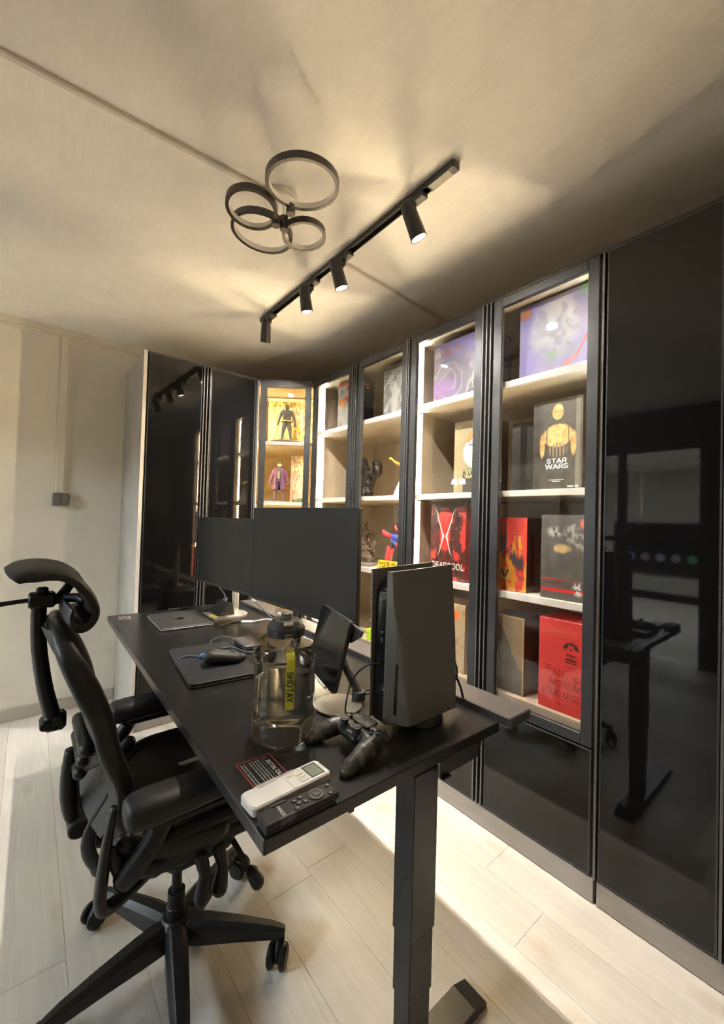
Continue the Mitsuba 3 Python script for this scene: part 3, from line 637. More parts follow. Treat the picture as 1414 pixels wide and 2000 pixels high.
# ------------------------------------------------------------------ water bottle
scene['bottle_plastic'] = {'type': 'thindielectric', 'int_ior': 1.49, 'specular_transmittance': rgb(.68, .66, .61), 'specular_reflectance': rgb(1, 1, 1)}
scene['water'] = {'type': 'dielectric', 'int_ior': 1.33, 'ext_ior': 1.0}
mat('cap_black', (0.013, 0.013, 0.014), 0.42)
mat('strap_lime', (0.50, 0.46, 0.03), 0.6)
mat('print_black', (0.008, 0.008, 0.008), 0.5)
mat('steel', (0.60, 0.58, 0.55), 0.22, 0.5, 1.0)
mat('badge', (0.20, 0.185, 0.16), 0.45)
BC = np.array([.535, .960, ZD])
bt = thing('water_bottle', 'big smoky transparent water bottle with a lime SHOTAY strap', 'bottle')
prof = [(.0, .006), (.045, .004), (.066, .0), (.077, .004), (.082, .013), (.083, .030), (.0845, .060), (.0842, .070), (.0810, .080), (.0803, .100), (.0803, .195), (.0830, .207), (.0840, .220), (.0815, .233), (.074, .246), (.062, .256), (.052, .262), (.047, .266), (.0465, .280)]
pr2 = spline(np.array(prof)[3:], 60); full = np.vstack([np.array(prof)[:3], pr2])
ang = np.arange(64) * 2 * np.pi / 64
m = loft([np.c_[r * np.cos(ang), r * np.sin(ang), np.full(64, z)] for r, z in full], cap=False)
m.apply_translation(BC); put('shell', m, 'bottle_plastic', bt, smooth=True)
wp = [(max(r - .0022, 0), max(z, .008)) for r, z in full if z < .203]
wp = [(0, .0085)] + [w for w in wp if w[0] > .001] + [(wp[-1][0], .204), (0, .204)]
put('water', lathe(wp, BC, 64), 'water', bt, smooth=True, label='water filling most of the bottle')
put('cap', lathe([(0, .262), (.0475, .262), (.0495, .266), (.0495, .284), (.0465, .289), (.036, .302), (.030, .304), (0, .304)], BC, 48), 'cap_black', bt, label='black screw cap')
scene['clear_plastic'] = {'type': 'thindielectric', 'int_ior': 1.49, 'specular_transmittance': rgb(.85, .85, .83)}
put('lid', lathe([(.0325, .3035), (.0315, .312), (.028, .326), (.024, .330), (0, .331)], BC, 40), 'clear_plastic', bt, smooth=40, label='clear flip lid')
mat('spout_grey', (0.10, 0.10, 0.10), .4)
put('spout', lathe([(0, .303), (.014, .303), (.0135, .318), (.010, .320), (0, .320)], BC, 32), 'spout_grey', bt)
tc = np.array([-.487, -.873, 0]); tc /= np.linalg.norm(tc)         # towards the chair side of the near corner
a0 = math.atan2(tc[1], tc[0]) + math.radians(9); er = np.array([math.cos(a0), math.sin(a0), 0]); et = np.array([-er[1], er[0], 0])
put('lid_clip', xf(cbox(-.012, .012, -.004, .004, -.004, .004, .001), frame(BC + er * .040 + (0, 0, .2985), et, (0, 0, 1))), 'steel', bt, smooth=False, label='metal clip')
put('strap_lug', xf(cbox(-.010, .010, -.006, .006, -.010, .004, .003), frame(BC + er * .051 + (0, 0, .270), et, (0, 0, 1))), 'cap_black', bt, smooth=False)
rc = BC + er * .0565 + np.array([0, 0, .256]); rt = (er * .45 + np.array([0, 0, -1])); 
er2 = er * .62 + np.array([0, 0, -.78]); er2 /= np.linalg.norm(er2)
pts = [rc + er * .006 + .0135 * (math.cos(t) * et + math.sin(t) * er2) for t in np.linspace(0, 2 * math.pi, 40)]
put('strap_ring', tube(pts, .0018, 8, sm=False), 'steel', bt, label='metal ring')
sp = [rc + er * .006 + er2 * .0125, BC + er * .0765 + (0, 0, .240), BC + er * .0885 + (0, 0, .222), BC + er * .0875 + (0, 0, .190), BC + er * .0865 + (0, 0, .150), BC + er * .0870 + (0, 0, .103)]
q = spline(np.array(sp), 30); hw = .0105
t_ = np.gradient(q, axis=0); t_ /= np.linalg.norm(t_, axis=1, keepdims=True); nn = np.cross(t_, et)
rings = [np.array([c + et * hw + k * .0009, c - et * hw + k * .0009, c - et * hw - k * .0009, c + et * hw - k * .0009]) for c, k in zip(q, nn)]
sk = put('strap', loft(rings), 'strap_lime', bt, smooth=False, label='lime woven strap')
MS = frame(BC + er * .0884 + (0, 0, .1955), (0, 0, -1), et * 1.0, er)
tm = text('SHOTAY', .0150, np.eye(4), bold=True, depth=.0006, fit=.074)
tm.apply_translation((0, -.0075, 0)); 
put('lettering', xf(tm, MS), 'print_black', sk, smooth=False)
eb = np.array([math.cos(a0 + .62), math.sin(a0 + .62), 0]); ebt = np.array([-eb[1], eb[0], 0])
put('badge', xf(cyl((0, 0, -.001), (0, 0, .0012), .018, 32), frame(BC + eb * .0840 + (0, 0, .050), ebt, (0, 0, 1), eb)), 'badge', bt, label='round printed badge')

# ------------------------------------------------------------------ tablet on its stand
mat('tablet_glass', (0.012, 0.0118, 0.0115), 0.07, 0.5)
mat('tablet_edge', (0.016, 0.016, 0.018), 0.4)
mat('stand_dark', (0.045, 0.045, 0.048), 0.32, 0.5, 0.5)
mat('stand_plate', (0.44, 0.42, 0.39), 0.22, 0.5, 0.85)
mat('edge_silver', (0.58, 0.60, 0.64), 0.3, 0.5, 0.7)
BRt, TRt = np.array([.693, .960, .874]), np.array([.740, .947, 1.081])
dt = np.array([math.sin(math.radians(15.7)), math.cos(math.radians(15.7)), 0]); upv = TRt - BRt; hT = np.linalg.norm(upv); upv /= hT
exT = -dt; MTb = frame(BRt - exT * 0 + dt * .265, exT, upv)         # x to the near side, y up, z towards the chair
if MTb[0, 2] > 0: MTb[:3, 2] *= -1
tb = thing('tablet', 'black tablet tilted on a round-footed metal stand beside the games console', 'tablet')
wT = .265
nzT = np.cross(exT, upv); 
MTb = frame(BRt + dt * wT, exT, upv)
sgn = 1 if nzT[0] < 0 else -1
def tslab(m): return xf(m, MTb)
put('body', tslab(slab(wT, hT, .014, .0075, Tr(wT / 2, hT / 2, -.0075 if sgn > 0 else 0), .0015)), 'tablet_edge', tb, smooth=40)
put('screen', tslab(slab(wT - .004, hT - .004, .012, .0006, Tr(wT / 2, hT / 2, 0 if sgn > 0 else -.0006), .0002)), 'tablet_glass', tb, smooth=40)
put('cover', tslab(slab(wT, hT, .014, .004, Tr(wT / 2, hT / 2, (-.0125 if sgn > 0 else .0085)), .001)), 'tablet_edge', tb, smooth=40)
zo = -.018 * sgn
put('cover_flap', tslab(prism([(.02, hT - .012), (.325, hT - .012), (.320, hT - .028), (.262, hT - .062), (.02, hT - .062)], .003, Tr(0, 0, zo - .0015))), 'bezel', tb, smooth=False, label='open flap of the cover behind the tablet')
put('flap_edge', tslab(box(.02, .325, hT - .0125, hT - .0085, zo - .0018, zo + .0018)), 'edge_silver', tb, smooth=False)
put('pencil', tslab(cyl((.03, -.004, 0), (.20, -.004, 0), .0042, 12)), 'cord_white', tb, label='white pencil clipped to the lower edge')
ts = thing('tablet_stand', 'metal tablet stand with a round silver foot plate and a slanted arm', 'stand')
SC = np.array([.748, 1.008])
put('foot_plate', lathe([(0, ZD + .001), (.070, ZD + .001), (.073, ZD + .003), (.073, ZD + .0075), (.071, ZD + .009), (0, ZD + .009)], (*SC, 0), 56), 'stand_plate', ts, smooth=35, label='round silver foot plate')
hinge = np.array([.818, .995, ZD + .020])
put('foot_joint', cyl(hinge + (0, 0, -.013), hinge + (0, 0, .016), .0215, 24, .002), 'stand_dark', ts)
ctr = BRt + dt * wT / 2 + upv * hT * .52 - nzT * sgn * .016
put('arm', tube([hinge + (0, 0, .008), hinge * .55 + ctr * .45 + np.array([.006, 0, 0]), ctr + np.array([.012, 0, 0])], [.0125, .0125, .0115], 14, n=14), 'stand_dark', ts)
put('head_plate', xf(cbox(-.045, .045, -.04, .04, -.0035, .0035, .002), frame(ctr, exT, upv)), 'stand_dark', ts, smooth=False)
put('cable_loop', tube([hinge + np.array([.018 + .017 * (1 - math.cos(t)), .014 * math.sin(t), .003]) for t in np.linspace(0, 2 * math.pi, 24)], .0035, 8, sm=False), 'stand_dark', ts)

# ------------------------------------------------------------------ games console
mat('console_grey', (0.125, 0.119, 0.114), 0.42, 0.4)
mat('console_black', (0.006, 0.006, 0.0065), 0.10, 0.55)
mat('console_matte', (0.010, 0.010, 0.010), 0.5)
cs = thing('games_console', 'tall grey games console standing upright at the near corner of the desk', 'games console')
CX, CY, CZ0, CZ1 = .752, .762, ZD + .022, 1.243
LC, HC = .250, CZ1 - CZ0
MC = Tr(CX, CY, CZ0) @ Rz(-1.0)
def facet(w): return .004 + .040 * np.clip(1 - w / (HC * .80), 0, 1) ** .8
def vout(u, w):
    """outward offset (towards -y) of the near shell: flared at the bottom"""
    t = w / HC
    v = .026 * t ** .9 + .006 * np.clip((u - .6 * LC) / LC, 0, 1) * (1 - t)
    f = facet(w)
    v = v + np.where(u < f, (f - u) / np.maximum(f, 1e-6) * (.010 + .038 * (1 - t)), 0)
    return v
def shell(side):
    nu, nw = 44, 40
    us = np.r_[np.linspace(0, .06, 22), np.linspace(.07, 1, 22)]; ws = np.linspace(0, 1, nw)
    rows_o, rows_i = [], []
    for w_ in ws:
        w = w_ * HC
        back = LC * (.985 + .03 * math.sin(math.pi * w_) - .02 * w_)
        front = .004 * (1 - w_) - .004 * w_
        u = front + us * (back - front)
        v = vout(u - front, w) if side < 0 else .030 * w_ * 0
        zz = w + (.010 * (u / LC) * w_)
        if side < 0: o_ = np.c_[u, v, zz]
        else: o_ = np.c_[u, np.full(len(u), .104) + .006 * (1 - w_) + .004 * w_, zz]
        i_ = o_ + np.array([0, .005 if side < 0 else -.005, 0])
        rows_o.append(o_); rows_i.append(i_)
    rings = [np.vstack([o_, i_[::-1]]) for o_, i_ in zip(rows_o, rows_i)]
    return xf(loft(rings), MC)
k = put('side_cover', shell(-1), 'console_grey', cs, smooth=28, label='grey side cover facing the viewer')
put('disc_slot', xf(box(.015, .022, .0, .03, .055, .165), MC @ Tr(0, .012, 0)), 'console_black', k, smooth=False) if False else None
# slot lies in the slanted front facet of the near cover
def facet_pt(u, w, e): return np.array([u, vout(np.array([u]), w)[0] - e, w])
q = [facet_pt(u, w, .0012) for w in np.linspace(.030, .165, 8) for u in (.0175, .0212)]
V = np.array(q); F = []
for i in range(7): a = 2 * i; F += [[a, a + 1, a + 3], [a, a + 3, a + 2]]
put('disc_slot', xf(trimesh.Trimesh(V, F, process=False), MC), 'console_black', k, smooth=False, label='black disc slot')
put('side_cover', shell(1), 'console_grey', cs, smooth=28, label='grey side cover facing the monitors')
# black core with a rounded upper front corner
arc = [(.060 - .050 * math.cos(t), HC - .075 + .050 * math.sin(t)) for t in np.linspace(0, math.pi / 2, 14)]
core = [(.010, -.002)] + arc + [(LC - .012, HC - .028), (LC - .012, -.002)]
put('core', xf(prism(core, .043, frame((0, .100, 0), (1, 0, 0), (0, 0, 1), (0, -1, 0))), MC), 'console_black', cs, smooth=20, label='glossy black core')
put('vent_fins', xf(cat(*[cbox(.0085 + .004 * i, .020 + .004 * i, .060, .094, HC - .105 + .011 * i, HC - .102 + .011 * i, .0008) for i in range(3)]), MC), 'console_matte', cs, smooth=False)
put('front_ports', xf(cat(cbox(.0088, .011, .070, .076, HC * .52, HC * .52 + .012, .0005), cbox(.0088, .011, .068, .078, HC * .58, HC * .58 + .005, .0005)), MC), 'aluminium_dark', cs, smooth=False)
put('base_disc', lathe([(0, ZD), (.068, ZD), (.070, ZD + .003), (.066, ZD + .018), (.050, CZ0 + .004), (0, CZ0 + .004)], (CX + .148, CY + .055, 0), 48), 'console_matte', cs, label='black stand')
put('usb_stick', xf(cbox(LC - .014, LC + .022, .070, .082, HC * .40, HC * .40 + .024, .001), MC), 'console_matte', cs, smooth=False)
mat('cable_black', (0.010, 0.010, 0.012), 0.45)
mat('cable_blue', (0.015, 0.025, 0.10), 0.4)
solo('console_cable', tube([(1.000, .84, ZD + .155), (1.035, .835, ZD + .160), (1.062, .82, ZD + .130), (1.066, .81, ZD + .09), (1.045, .815, ZD + .055), (1.005, .83, ZD + .035)], .0036, 8), 'cable_blue', 'dark blue cable looping behind the games console', 'cable')
solo('console_cable', tube([(1.000, .82, ZD + .110), (1.03, .815, ZD + .115), (1.056, .805, ZD + .085), (1.070, .795, ZD + .045), (1.070, .79, ZD + .027), (1.085, .80, ZD + .025)], .0036, 8), 'cable_black', 'black cable dropping from the games console behind the desk edge', 'cable')
solo('charging_cable', tube([(.762, .833, ZD + .175), (.735, .868, ZD + .165), (.715, .90, ZD + .12), (.708, .915, ZD + .06), (.706, .908, ZD + .012), (.722, .880, ZD + .006), (.738, .862, ZD + .016), (.722, .850, ZD + .022), (.706, .862, ZD + .010), (.718, .842, ZD + .004), (.742, .836, ZD + .010), (.726, .822, ZD + .006), (.712, .815, ZD + .016), (.700, .815, ZD + .030)], .0022, 8, n=90), 'cable_black', 'thin black charging cable tangled between the console and the game controller', 'cable')

# ------------------------------------------------------------------ game controller
def f_camo(p, n, uv):
    a = fbm(p.x * 55, p.y * 38, p.z * 55, 3)
    c = mix((0.016, 0.016, 0.017), (0.035, 0.032, 0.029), smoothstep(0.46, 0.50, a))
    return mix(c, (0.065, 0.060, 0.055), smoothstep(0.585, 0.62, a))
mat('camo', mikit.proc(f_camo), 0.36, 0.45)
mat('pad_black', (0.011, 0.0115, 0.014), 0.35)
gc = thing('game_controller', 'dark camouflage game controller lying in front of the console', 'game controller')
MG = Tr(.655, .800, ZD) @ Rz(-2) @ Rax(-3, (0, 1, 0))
# local: x forward (towards the console), y to the left hand, z up
B_ = [((.028, .050, .034), .021, (.028, -.050, .034), .021), ((.000, .052, .033), .022, (.0, -.052, .033), .022)]
for s in (1, -1):
    B_ += [((.020, .058 * s, .033), .0235, (-.030, .070 * s, .030), .0225), ((-.030, .070 * s, .030), .0225, (-.078, .078 * s, .017), .0165), ((-.078, .078 * s, .017), .0165, (-.088, .079 * s, .0145), .0135)]
g = body(B_, .0035, 12); v = g.vertices.copy(); v[:, 2] = np.maximum(v[:, 2], .001); g.vertices = v
put('shell', xf(g, MG), 'camo', gc, smooth=True)
put('centre_cover', xf(body([((-.010, .034, .0435), .0135, (-.010, -.034, .0435), .0135), ((-.022, .024, .040), .012, (-.022, -.024, .040), .012)], .003, 6), MG), 'pad_black', gc, smooth=True, label='plain black middle section')
put('touchpad', xf(slab(.042, .060, .008, .006, Tr(.030, 0, .0525), .002), MG), 'camo', gc, smooth=40)
for s in (1, -1):
    st = put('thumb_stick', xf(lathe([(0, .048), (.0135, .048), (.0135, .052), (.0075, .055), (.0075, .062), (.0115, .064), (.0115, .069), (.0085, .0695), (.0, .0680)], (-.016, .026 * s, 0), 28), MG), 'pad_black', gc)
for i in range(4):
    a = i * math.pi / 2
    put('button', xf(cyl((.016 + .0105 * math.cos(a), -.054 + .0105 * math.sin(a), .050), (.016 + .0105 * math.cos(a), -.054 + .0105 * math.sin(a), .0585), .0048, 18, .0008), MG), 'pad_black', gc)
    put('direction_button', xf(cbox(.016 + .0085 * math.cos(a) - .004, .016 + .0085 * math.cos(a) + .004, .054 + .0085 * math.sin(a) - .004, .054 + .0085 * math.sin(a) + .004, .050, .0582, .001), MG), 'pad_black', gc, smooth=False)
for s in (1, -1):
    put('trigger', xf(body([((.044, .052 * s, .040), .010, (.046, .062 * s, .030), .009)], .003, 4), MG), 'pad_black', gc, smooth=True)

# ------------------------------------------------------------------ remotes
mat('remote_white', (0.66, 0.64, 0.62), 0.35, 0.45)
mat('remote_film', (0.47, 0.42, 0.39), 0.3, 0.5)
mat('lcd', (0.20, 0.215, 0.175), 0.25)
mat('lcd_dark', (0.07, 0.075, 0.065), 0.3)
mat('key_cream', (0.58, 0.555, 0.47), 0.5)
mat('line_grey', (0.25, 0.24, 0.23), 0.5)
rw = thing('air_conditioner_remote', 'white air conditioner remote with a small grey display', 'remote control')
MR = Tr(.436, .755, ZD) @ Rz(3.2)
lR, wR = .186, .060
put('case', xf(slab(lR, wR, .011, .020, Tr(0, 0, 0), .003), MR), 'remote_white', rw, smooth=40)
pts = [(-.060, .0295), (-.055, .018), (-.020, .0195), (-.012, .0235), (.030, .0245), (.030, .0295)]
put('film_patch', xf(prism(pts, .0004, Tr(0, 0, .0199)), MR), 'remote_film', rw, smooth=False, label='duller patch along one edge')
d_ = put('display', xf(cbox(.050, .078, -.019, .019, .0195, .0204, .0003), MR), 'lcd', rw, smooth=False, label='grey-green display')
put('display_frame', xf(cat(box(.047, .050, -.022, .022, .0195, .0206), box(.078, .081, -.022, .022, .0195, .0206), box(.05, .078, -.022, -.019, .0195, .0206), box(.05, .078, .019, .022, .0195, .0206)), MR), 'lcd_dark', d_, smooth=False)
for x0, x1, y0, y1 in ((.022, .042, .004, .021), (.022, .042, -.021, .001), (.006, .018, .010, .021)):
    put('key', xf(cbox(x0, x1, y0, y1, .0198, .0212, .0006), MR), 'key_cream', rw, smooth=False)
put('key_mark', xf(cat(box(.028, .030, -.010, -.004, .0210, .0214), box(.033, .035, -.012, -.006, .0210, .0214), prism([(.0395, -.004), (.0395, -.008), (.0365, -.006)], .0004, Tr(0, 0, .0210)), prism([(.0245, -.012), (.0245, -.016), (.0275, -.014)], .0004, Tr(0, 0, .0210))), MR), 'line_grey', rw, smooth=False)
put('cover_line', xf(cat(box(.0, .0008, -.026, .012, .0199, .0202), box(.0, .010, -.0265, -.0257, .0199, .0202)), MR), 'line_grey', rw, smooth=False)
put('lettering', xf(textc('TOSHIBA', .0042, frame((.0865, 0, .0199), (0, -1, 0), (1, 0, 0)), depth=.0003), MR), 'line_grey', rw, smooth=False)
rb = thing('projector_remote', 'slim black remote with round buttons in a clip holder beside the white remote', 'remote control')
MB_ = Tr(.424, .6855, ZD) @ Rz(-.6)
mat('remote_black', (0.008, 0.008, 0.0085), 0.5, 0.22)
mat('key_dark', (0.030, 0.030, 0.031), 0.4, 0.4)
lB, wB = .158, .043
put('holder', xf(cbox(-.079, .072, -.020, .020, 0, .009, .002), MB_), 'remote_black', rb, smooth=False)
put('body', xf(slab(lB, wB, .004, .013, Tr(0, 0, .008), .002), MB_), 'remote_black', rb, smooth=40)
for s in (1, -1): put('clip', xf(cbox(-.052, -.020, s * .0195 - .0035, s * .0195 + .0035, .010, .0232, .002), MB_), 'key_dark', rb, smooth=False)
put('navigation_ring', xf(lathe([(0, .020), (.0165, .020), (.0165, .0225), (.0155, .0235), (.0095, .0235), (.009, .0225), (.0075, .0225), (.007, .0240), (0, .0240)], (.037, 0, 0), 36), MB_), 'key_dark', rb)
for i, (x, y) in enumerate(((.070, .011), (.063, -.012), (.006, .012), (-.008, .009), (-.003, -.001), (.010, -.004), (-.013, -.011))):
    put('button', xf(lathe([(0, .020), (.0052, .020), (.0050, .0228), (.0036, .0236), (0, .0238)], (x, y, 0), 20), MB_), 'key_dark', rb)
put('lettering', xf(textc('PANCE', .0065, frame((-.040, 0, .0209), (0, -1, 0), (1, 0, 0)), depth=.0003), MB_), 'print_white', rb, smooth=False)
# ------------------------------------------------------------------ office chair
mat('chair_plastic', (0.006, 0.006, 0.0063), 0.42, 0.22)
mat('chair_satin', (0.008, 0.008, 0.0084), 0.38, 0.26)
mat('chair_soft', (0.010, 0.010, 0.0105), 0.48, 0.26)
def f_mesh(p, n, uv):
    a = dr.sin(p.y * 1900.0) * dr.sin(p.z * 1900.0 + p.x * 1900.0)
    return mi.Color3f(0.015, 0.0145, 0.014) * (0.75 + 0.5 * smoothstep(-0.2, 0.4, a))
mat('chair_mesh', mikit.proc(f_mesh), 0.55, 0.3)
mat('chair_label', (0.34, 0.31, 0.26), 0.6)
HX, HY = .395, 1.345
def C(f, s, z): return (HX + f, HY + s, z)
def CC(L): return [C(*p) for p in L]
oc = thing('office_chair', 'black mesh office chair with curved headrest and suit hanger, at the desk', 'chair')
# star base, casters, column
for a, tw_deg in ((189, 130), (258, 330), (323, 225), (35, 300), (119, 200)):
    ca, sa = math.cos(math.radians(a)), math.sin(math.radians(a))
    R_ = .325; rings = []
    for t, w, zt, zb in ((0.02, .030, .137, .068), (.10, .030, .134, .072), (.20, .026, .124, .076), (.29, .021, .112, .076), (R_ - .005, .018, .104, .074), (R_ + .014, .011, .099, .078)):
        sec = [(-w, zb), (-w * 1.0, zt - .012), (-w * .45, zt), (w * .45, zt), (w, zt - .012), (w, zb)]
        rings.append(np.array([(HX + t * ca - y * sa, HY + t * sa + y * ca, z) for y, z in sec]))
    k = put('base_leg', loft(rings), 'chair_satin', oc, smooth=35)
    ex_, ey_ = HX + R_ * ca, HY + R_ * sa
    tw = math.radians(tw_deg); d2 = np.array([math.cos(tw), math.sin(tw), 0]); cw = np.array([ex_, ey_, .0335]) + d2 * .024
    cst = put('caster', cat(cyl((ex_, ey_, .050), (ex_, ey_, .080), .012, 16), body([((ex_, ey_, .062), .015, tuple(cw + (0, 0, .012)), .014), (tuple(cw + (0, 0, .012)), .014, tuple(cw + d2 * .01), .012)], .006, 2)), 'chair_plastic', k, smooth=40)
    ax_ = np.array([-d2[1], d2[0], 0])
    for s in (1, -1):
        c0 = cw + ax_ * s * .009
        put('caster_wheel', cyl(c0, c0 + ax_ * s * .020, .0330, 28, .006), 'chair_plastic', k, smooth=40)
put('base_hub', lathe([(0, .058), (.040, .058), (.048, .070), (.048, .128), (.036, .142), (0, .142)], (HX, HY, 0), 36), 'chair_satin', oc)
put('gas_column', cat(lathe([(0, .13), (.028, .13), (.028, .170), (.025, .174), (.025, .215), (0, .215)], (HX, HY, 0), 28), lathe([(0, .21), (.0145, .21), (.0145, .36), (0, .36)], (HX, HY, 0), 24)), 'chair_plastic', oc)
# seat: a rimmed mesh pan
n = 56; ang = np.arange(n) * 2 * np.pi / n
def rim(k, dz=0, grow=0.0):
    c, s = np.cos(ang), np.sin(ang)
    e = .62
    f = .045 + (.235 + grow) * np.sign(c) * np.abs(c) ** e; y = (.252 + grow) * np.sign(s) * np.abs(s) ** e
    fr = np.clip((f - .05) / .23, 0, 1); bk = np.clip((-.02 - f) / .17, 0, 1)
    z = .585 - .075 * fr ** 2 - .045 * bk ** 2 - .012 * (1 - np.abs(y) / .252) + dz
    return np.c_[HX + f, HY + y, z]
ro = rim(0); c0 = ro.mean(0)
sect = [(0.004, -.030), (.014, -.016), (.010, .004), (-.006, .010), (-.030, .004), (-.036, -.010), (-.020, -.028)]
rings = [np.c_[rim(0, b, a)] for a, b in sect]; m = loft(rings + [rings[0]], cap=False); m.fix_normals()
put('seat_frame', m, 'chair_plastic', oc, smooth=40)
inner = rim(0, -.002, -.026); G = []
V = [inner]; 
for t in (.75, .5, .25): V.append(c0 + (inner - c0) * t - np.array([0, 0, .020 * (1 - t * t)]))
m = loft(V, cap=False); V2 = np.vstack([m.vertices, [c0 - np.array([0, 0, .020])]]); F2 = np.vstack([m.faces, [[3 * n + i, 3 * n + (i + 1) % n, 4 * n] for i in range(n)]])
put('seat_mesh', trimesh.Trimesh(V2, F2, process=False), 'chair_mesh', oc, smooth=True)
put('care_label', xf(cbox(-.060, .060, -.013, .013, 0, .0012, .0004), frame(C(.072, .075, .557), (.97, .20, -.10) / np.linalg.norm((.97, .20, -.10)), np.cross((0, .05, 1), (.97, .20, -.10)) / np.linalg.norm(np.cross((0, .05, 1), (.97, .20, -.10))))), 'chair_label', oc, smooth=False, label='pale fabric label on the seat')
# under-seat mechanism
def blob(pts, r, edge=.006, it=6):
    return body([(C(*a), ra, C(*b), rb) for (a, ra), (b, rb) in pts], edge, it)
put('tilt_mechanism', blob([(((-.10, 0, .40), .050), ((.10, 0, .43), .045)), (((-.05, -.06, .40), .040), ((.08, -.06, .42), .038)), (((-.05, .06, .40), .040), ((.08, .06, .42), .038)), (((0, 0, .37), .045), ((0, 0, .40), .05))], .01), 'chair_plastic', oc, smooth=True)
put('seat_underframe', cat(*[tube(CC([(-.16, s * .215, .50), (-.05, s * .222, .53), (.08, s * .222, .535), (.20, s * .20, .50)]), .022, 10, sx=.7) for s in (1, -1)], tube(CC([(.02, -.215, .50), (.02, -.10, .445), (.02, .10, .445), (.02, .215, .50)]), .024, 10), tube(CC([(-.12, -.21, .49), (-.10, -.10, .43), (-.10, .10, .43), (-.12, .21, .49)]), .022, 10)), 'chair_plastic', oc, smooth=True)
# back frame: side rails, top and lower rail, mesh
def fz(z):
    zz = [.42, .50, .58, .66, .72, .77, .83, .88, .93, .99, 1.04, 1.085]
    ff = [-.205, -.232, -.238, -.192, -.192, -.214, -.232, -.244, -.262, -.288, -.312, -.330]
    return np.interp(z, zz, ff)
def wz(z): return np.interp(z, [.42, .50, .60, .70, .80, .95, 1.03, 1.07, 1.09], [.10, .165, .200, .212, .212, .214, .196, .16, .11])
for s in (-1, 1):
    zz = [.645, .69, .735, .78, .83, .88, .94, 1.0, 1.045, 1.075, 1.087]
    pts = [C(fz(z) + (.0 if z > .7 else .004), s * wz(z), z) for z in zz] + [C(-.334, s * .05, 1.093), C(-.334, 0, 1.094)]
    rr = [.020, .021, .022, .023, .024, .025, .027, .026, .022, .018, .014, .011, .010]
    put('back_rail', tube(pts, rr, 14, n=60, sx=.62, ref=(1, 0, 0)), 'chair_satin', oc, smooth=True)
    zz = [.70, .64, .57, .50, .45, .425]
    put('lower_back_loop', tube([C(fz(z) - .012, s * wz(z) * .62, z) for z in zz] + [C(-.19, s * .05, .415), C(-.188, 0, .413)], [.013, .015, .016, .016, .015, .014, .013, .012], 12, n=40, sx=.8, ref=(1, 0, 0)), 'chair_satin', oc, smooth=True)
zz = np.linspace(.60, 1.088, 26); yy = np.linspace(-1, 1, 21)
P_ = np.array([[C(fz(z) - .024 * (1 - y * y) - .006, y * (wz(z) - .004), z) for y in yy] for z in zz])
Vf = P_.reshape(-1, 3); Vb = Vf - np.array([.004, 0, 0]); ny_, nz_ = len(yy), len(zz); F = []
for i in range(nz_ - 1):
    for j in range(ny_ - 1):
        a = i * ny_ + j; F += [[a, a + 1, a + ny_ + 1], [a, a + ny_ + 1, a + ny_]]
F = np.array(F); F = np.vstack([F, F[:, ::-1] + len(Vf)])
put('back_mesh', trimesh.Trimesh(np.vstack([Vf, Vb]), F, process=False), 'chair_mesh', oc, smooth=True)
# lumbar support with its straps and knob
put('lumbar_pad', blob([(((-.262, -.10, .775), .018), ((-.262, .10, .775), .018)), (((-.270, -.06, .70), .016), ((-.270, .06, .70), .016)), (((-.266, -.08, .74), .016), ((-.266, .08, .74), .016))], .02, .006, 6), 'chair_plastic', oc, smooth=True)
put('lumbar_strap', cat(tube(CC([(-.205, -.19, .800), (-.250, -.10, .745), (-.285, 0, .672)]), .019, 10, n=24, sx=.25, ref=(0, 0, 1)), tube(CC([(-.205, .19, .800), (-.250, .10, .745), (-.285, 0, .672)]), .019, 10, n=24, sx=.25, ref=(0, 0, 1))), 'chair_plastic', oc, smooth=True)
put('lumbar_stem', tube(CC([(-.285, 0, .74), (-.288, 0, .66), (-.282, 0, .58), (-.262, 0, .525)]), [.015, .020, .019, .014], 12, n=24), 'chair_plastic', oc, smooth=True)
put('lumbar_knob', cyl(C(-.265, -.032, .533), C(-.265, .032, .533), .024, 28, .004), 'chair_plastic', oc)
put('lumbar_link', tube(CC([(-.255, 0, .515), (-.235, 0, .497), (-.195, 0, .495)]), .007, 8), 'chair_plastic', oc, smooth=True)
# spine bar, clamp, headrest, suit hanger
put('spine_bar', tube(CC([(-.366, 0, 1.165), (-.366, 0, 1.06), (-.358, 0, .98), (-.344, 0, .90), (-.332, 0, .85), (-.325, 0, .812)]), [.0165, .0165, .0170, .0175, .018, .0185], 14, n=36, sx=1.15, ref=(1, 0, 0)), 'chair_plastic', oc, smooth=True)
put('spine_bracket', cat(cbox(HX - .348, HX - .30, HY - .020, HY + .020, .805, .850, .008), cyl(C(-.345, -.026, .826), C(-.345, .026, .826), .012, 20, .002), cyl(C(-.318, -.024, .835), C(-.318, .024, .835), .010, 20, .002)), 'chair_plastic', oc, smooth=40)
put('headrest_clamp', cat(cbox(HX - .390, HX - .334, HY - .021, HY + .021, 1.130, 1.168, .005), cyl(C(-.362, 0, 1.166), C(-.362, 0, 1.181), .013, 24, .003)), 'chair_plastic', oc, smooth=40)
for dy, dz in ((-.011, 0.0), (.011, -.0)):
    put('hanger_rod', tube(CC([(-.386, dy, 1.150), (-.46, dy * 1.5, 1.143), (-.54, dy * 5, 1.125), (-.575, dy * 12, 1.09)]), .0038, 8, n=30), 'chair_plastic', oc, smooth=True)
put('hanger_bar', tube(CC([(-.565, -.20, 1.06), (-.578, -.10, 1.09), (-.58, 0, 1.098), (-.578, .10, 1.09), (-.565, .20, 1.06)]), .009, 10, n=30), 'chair_plastic', oc, smooth=True)
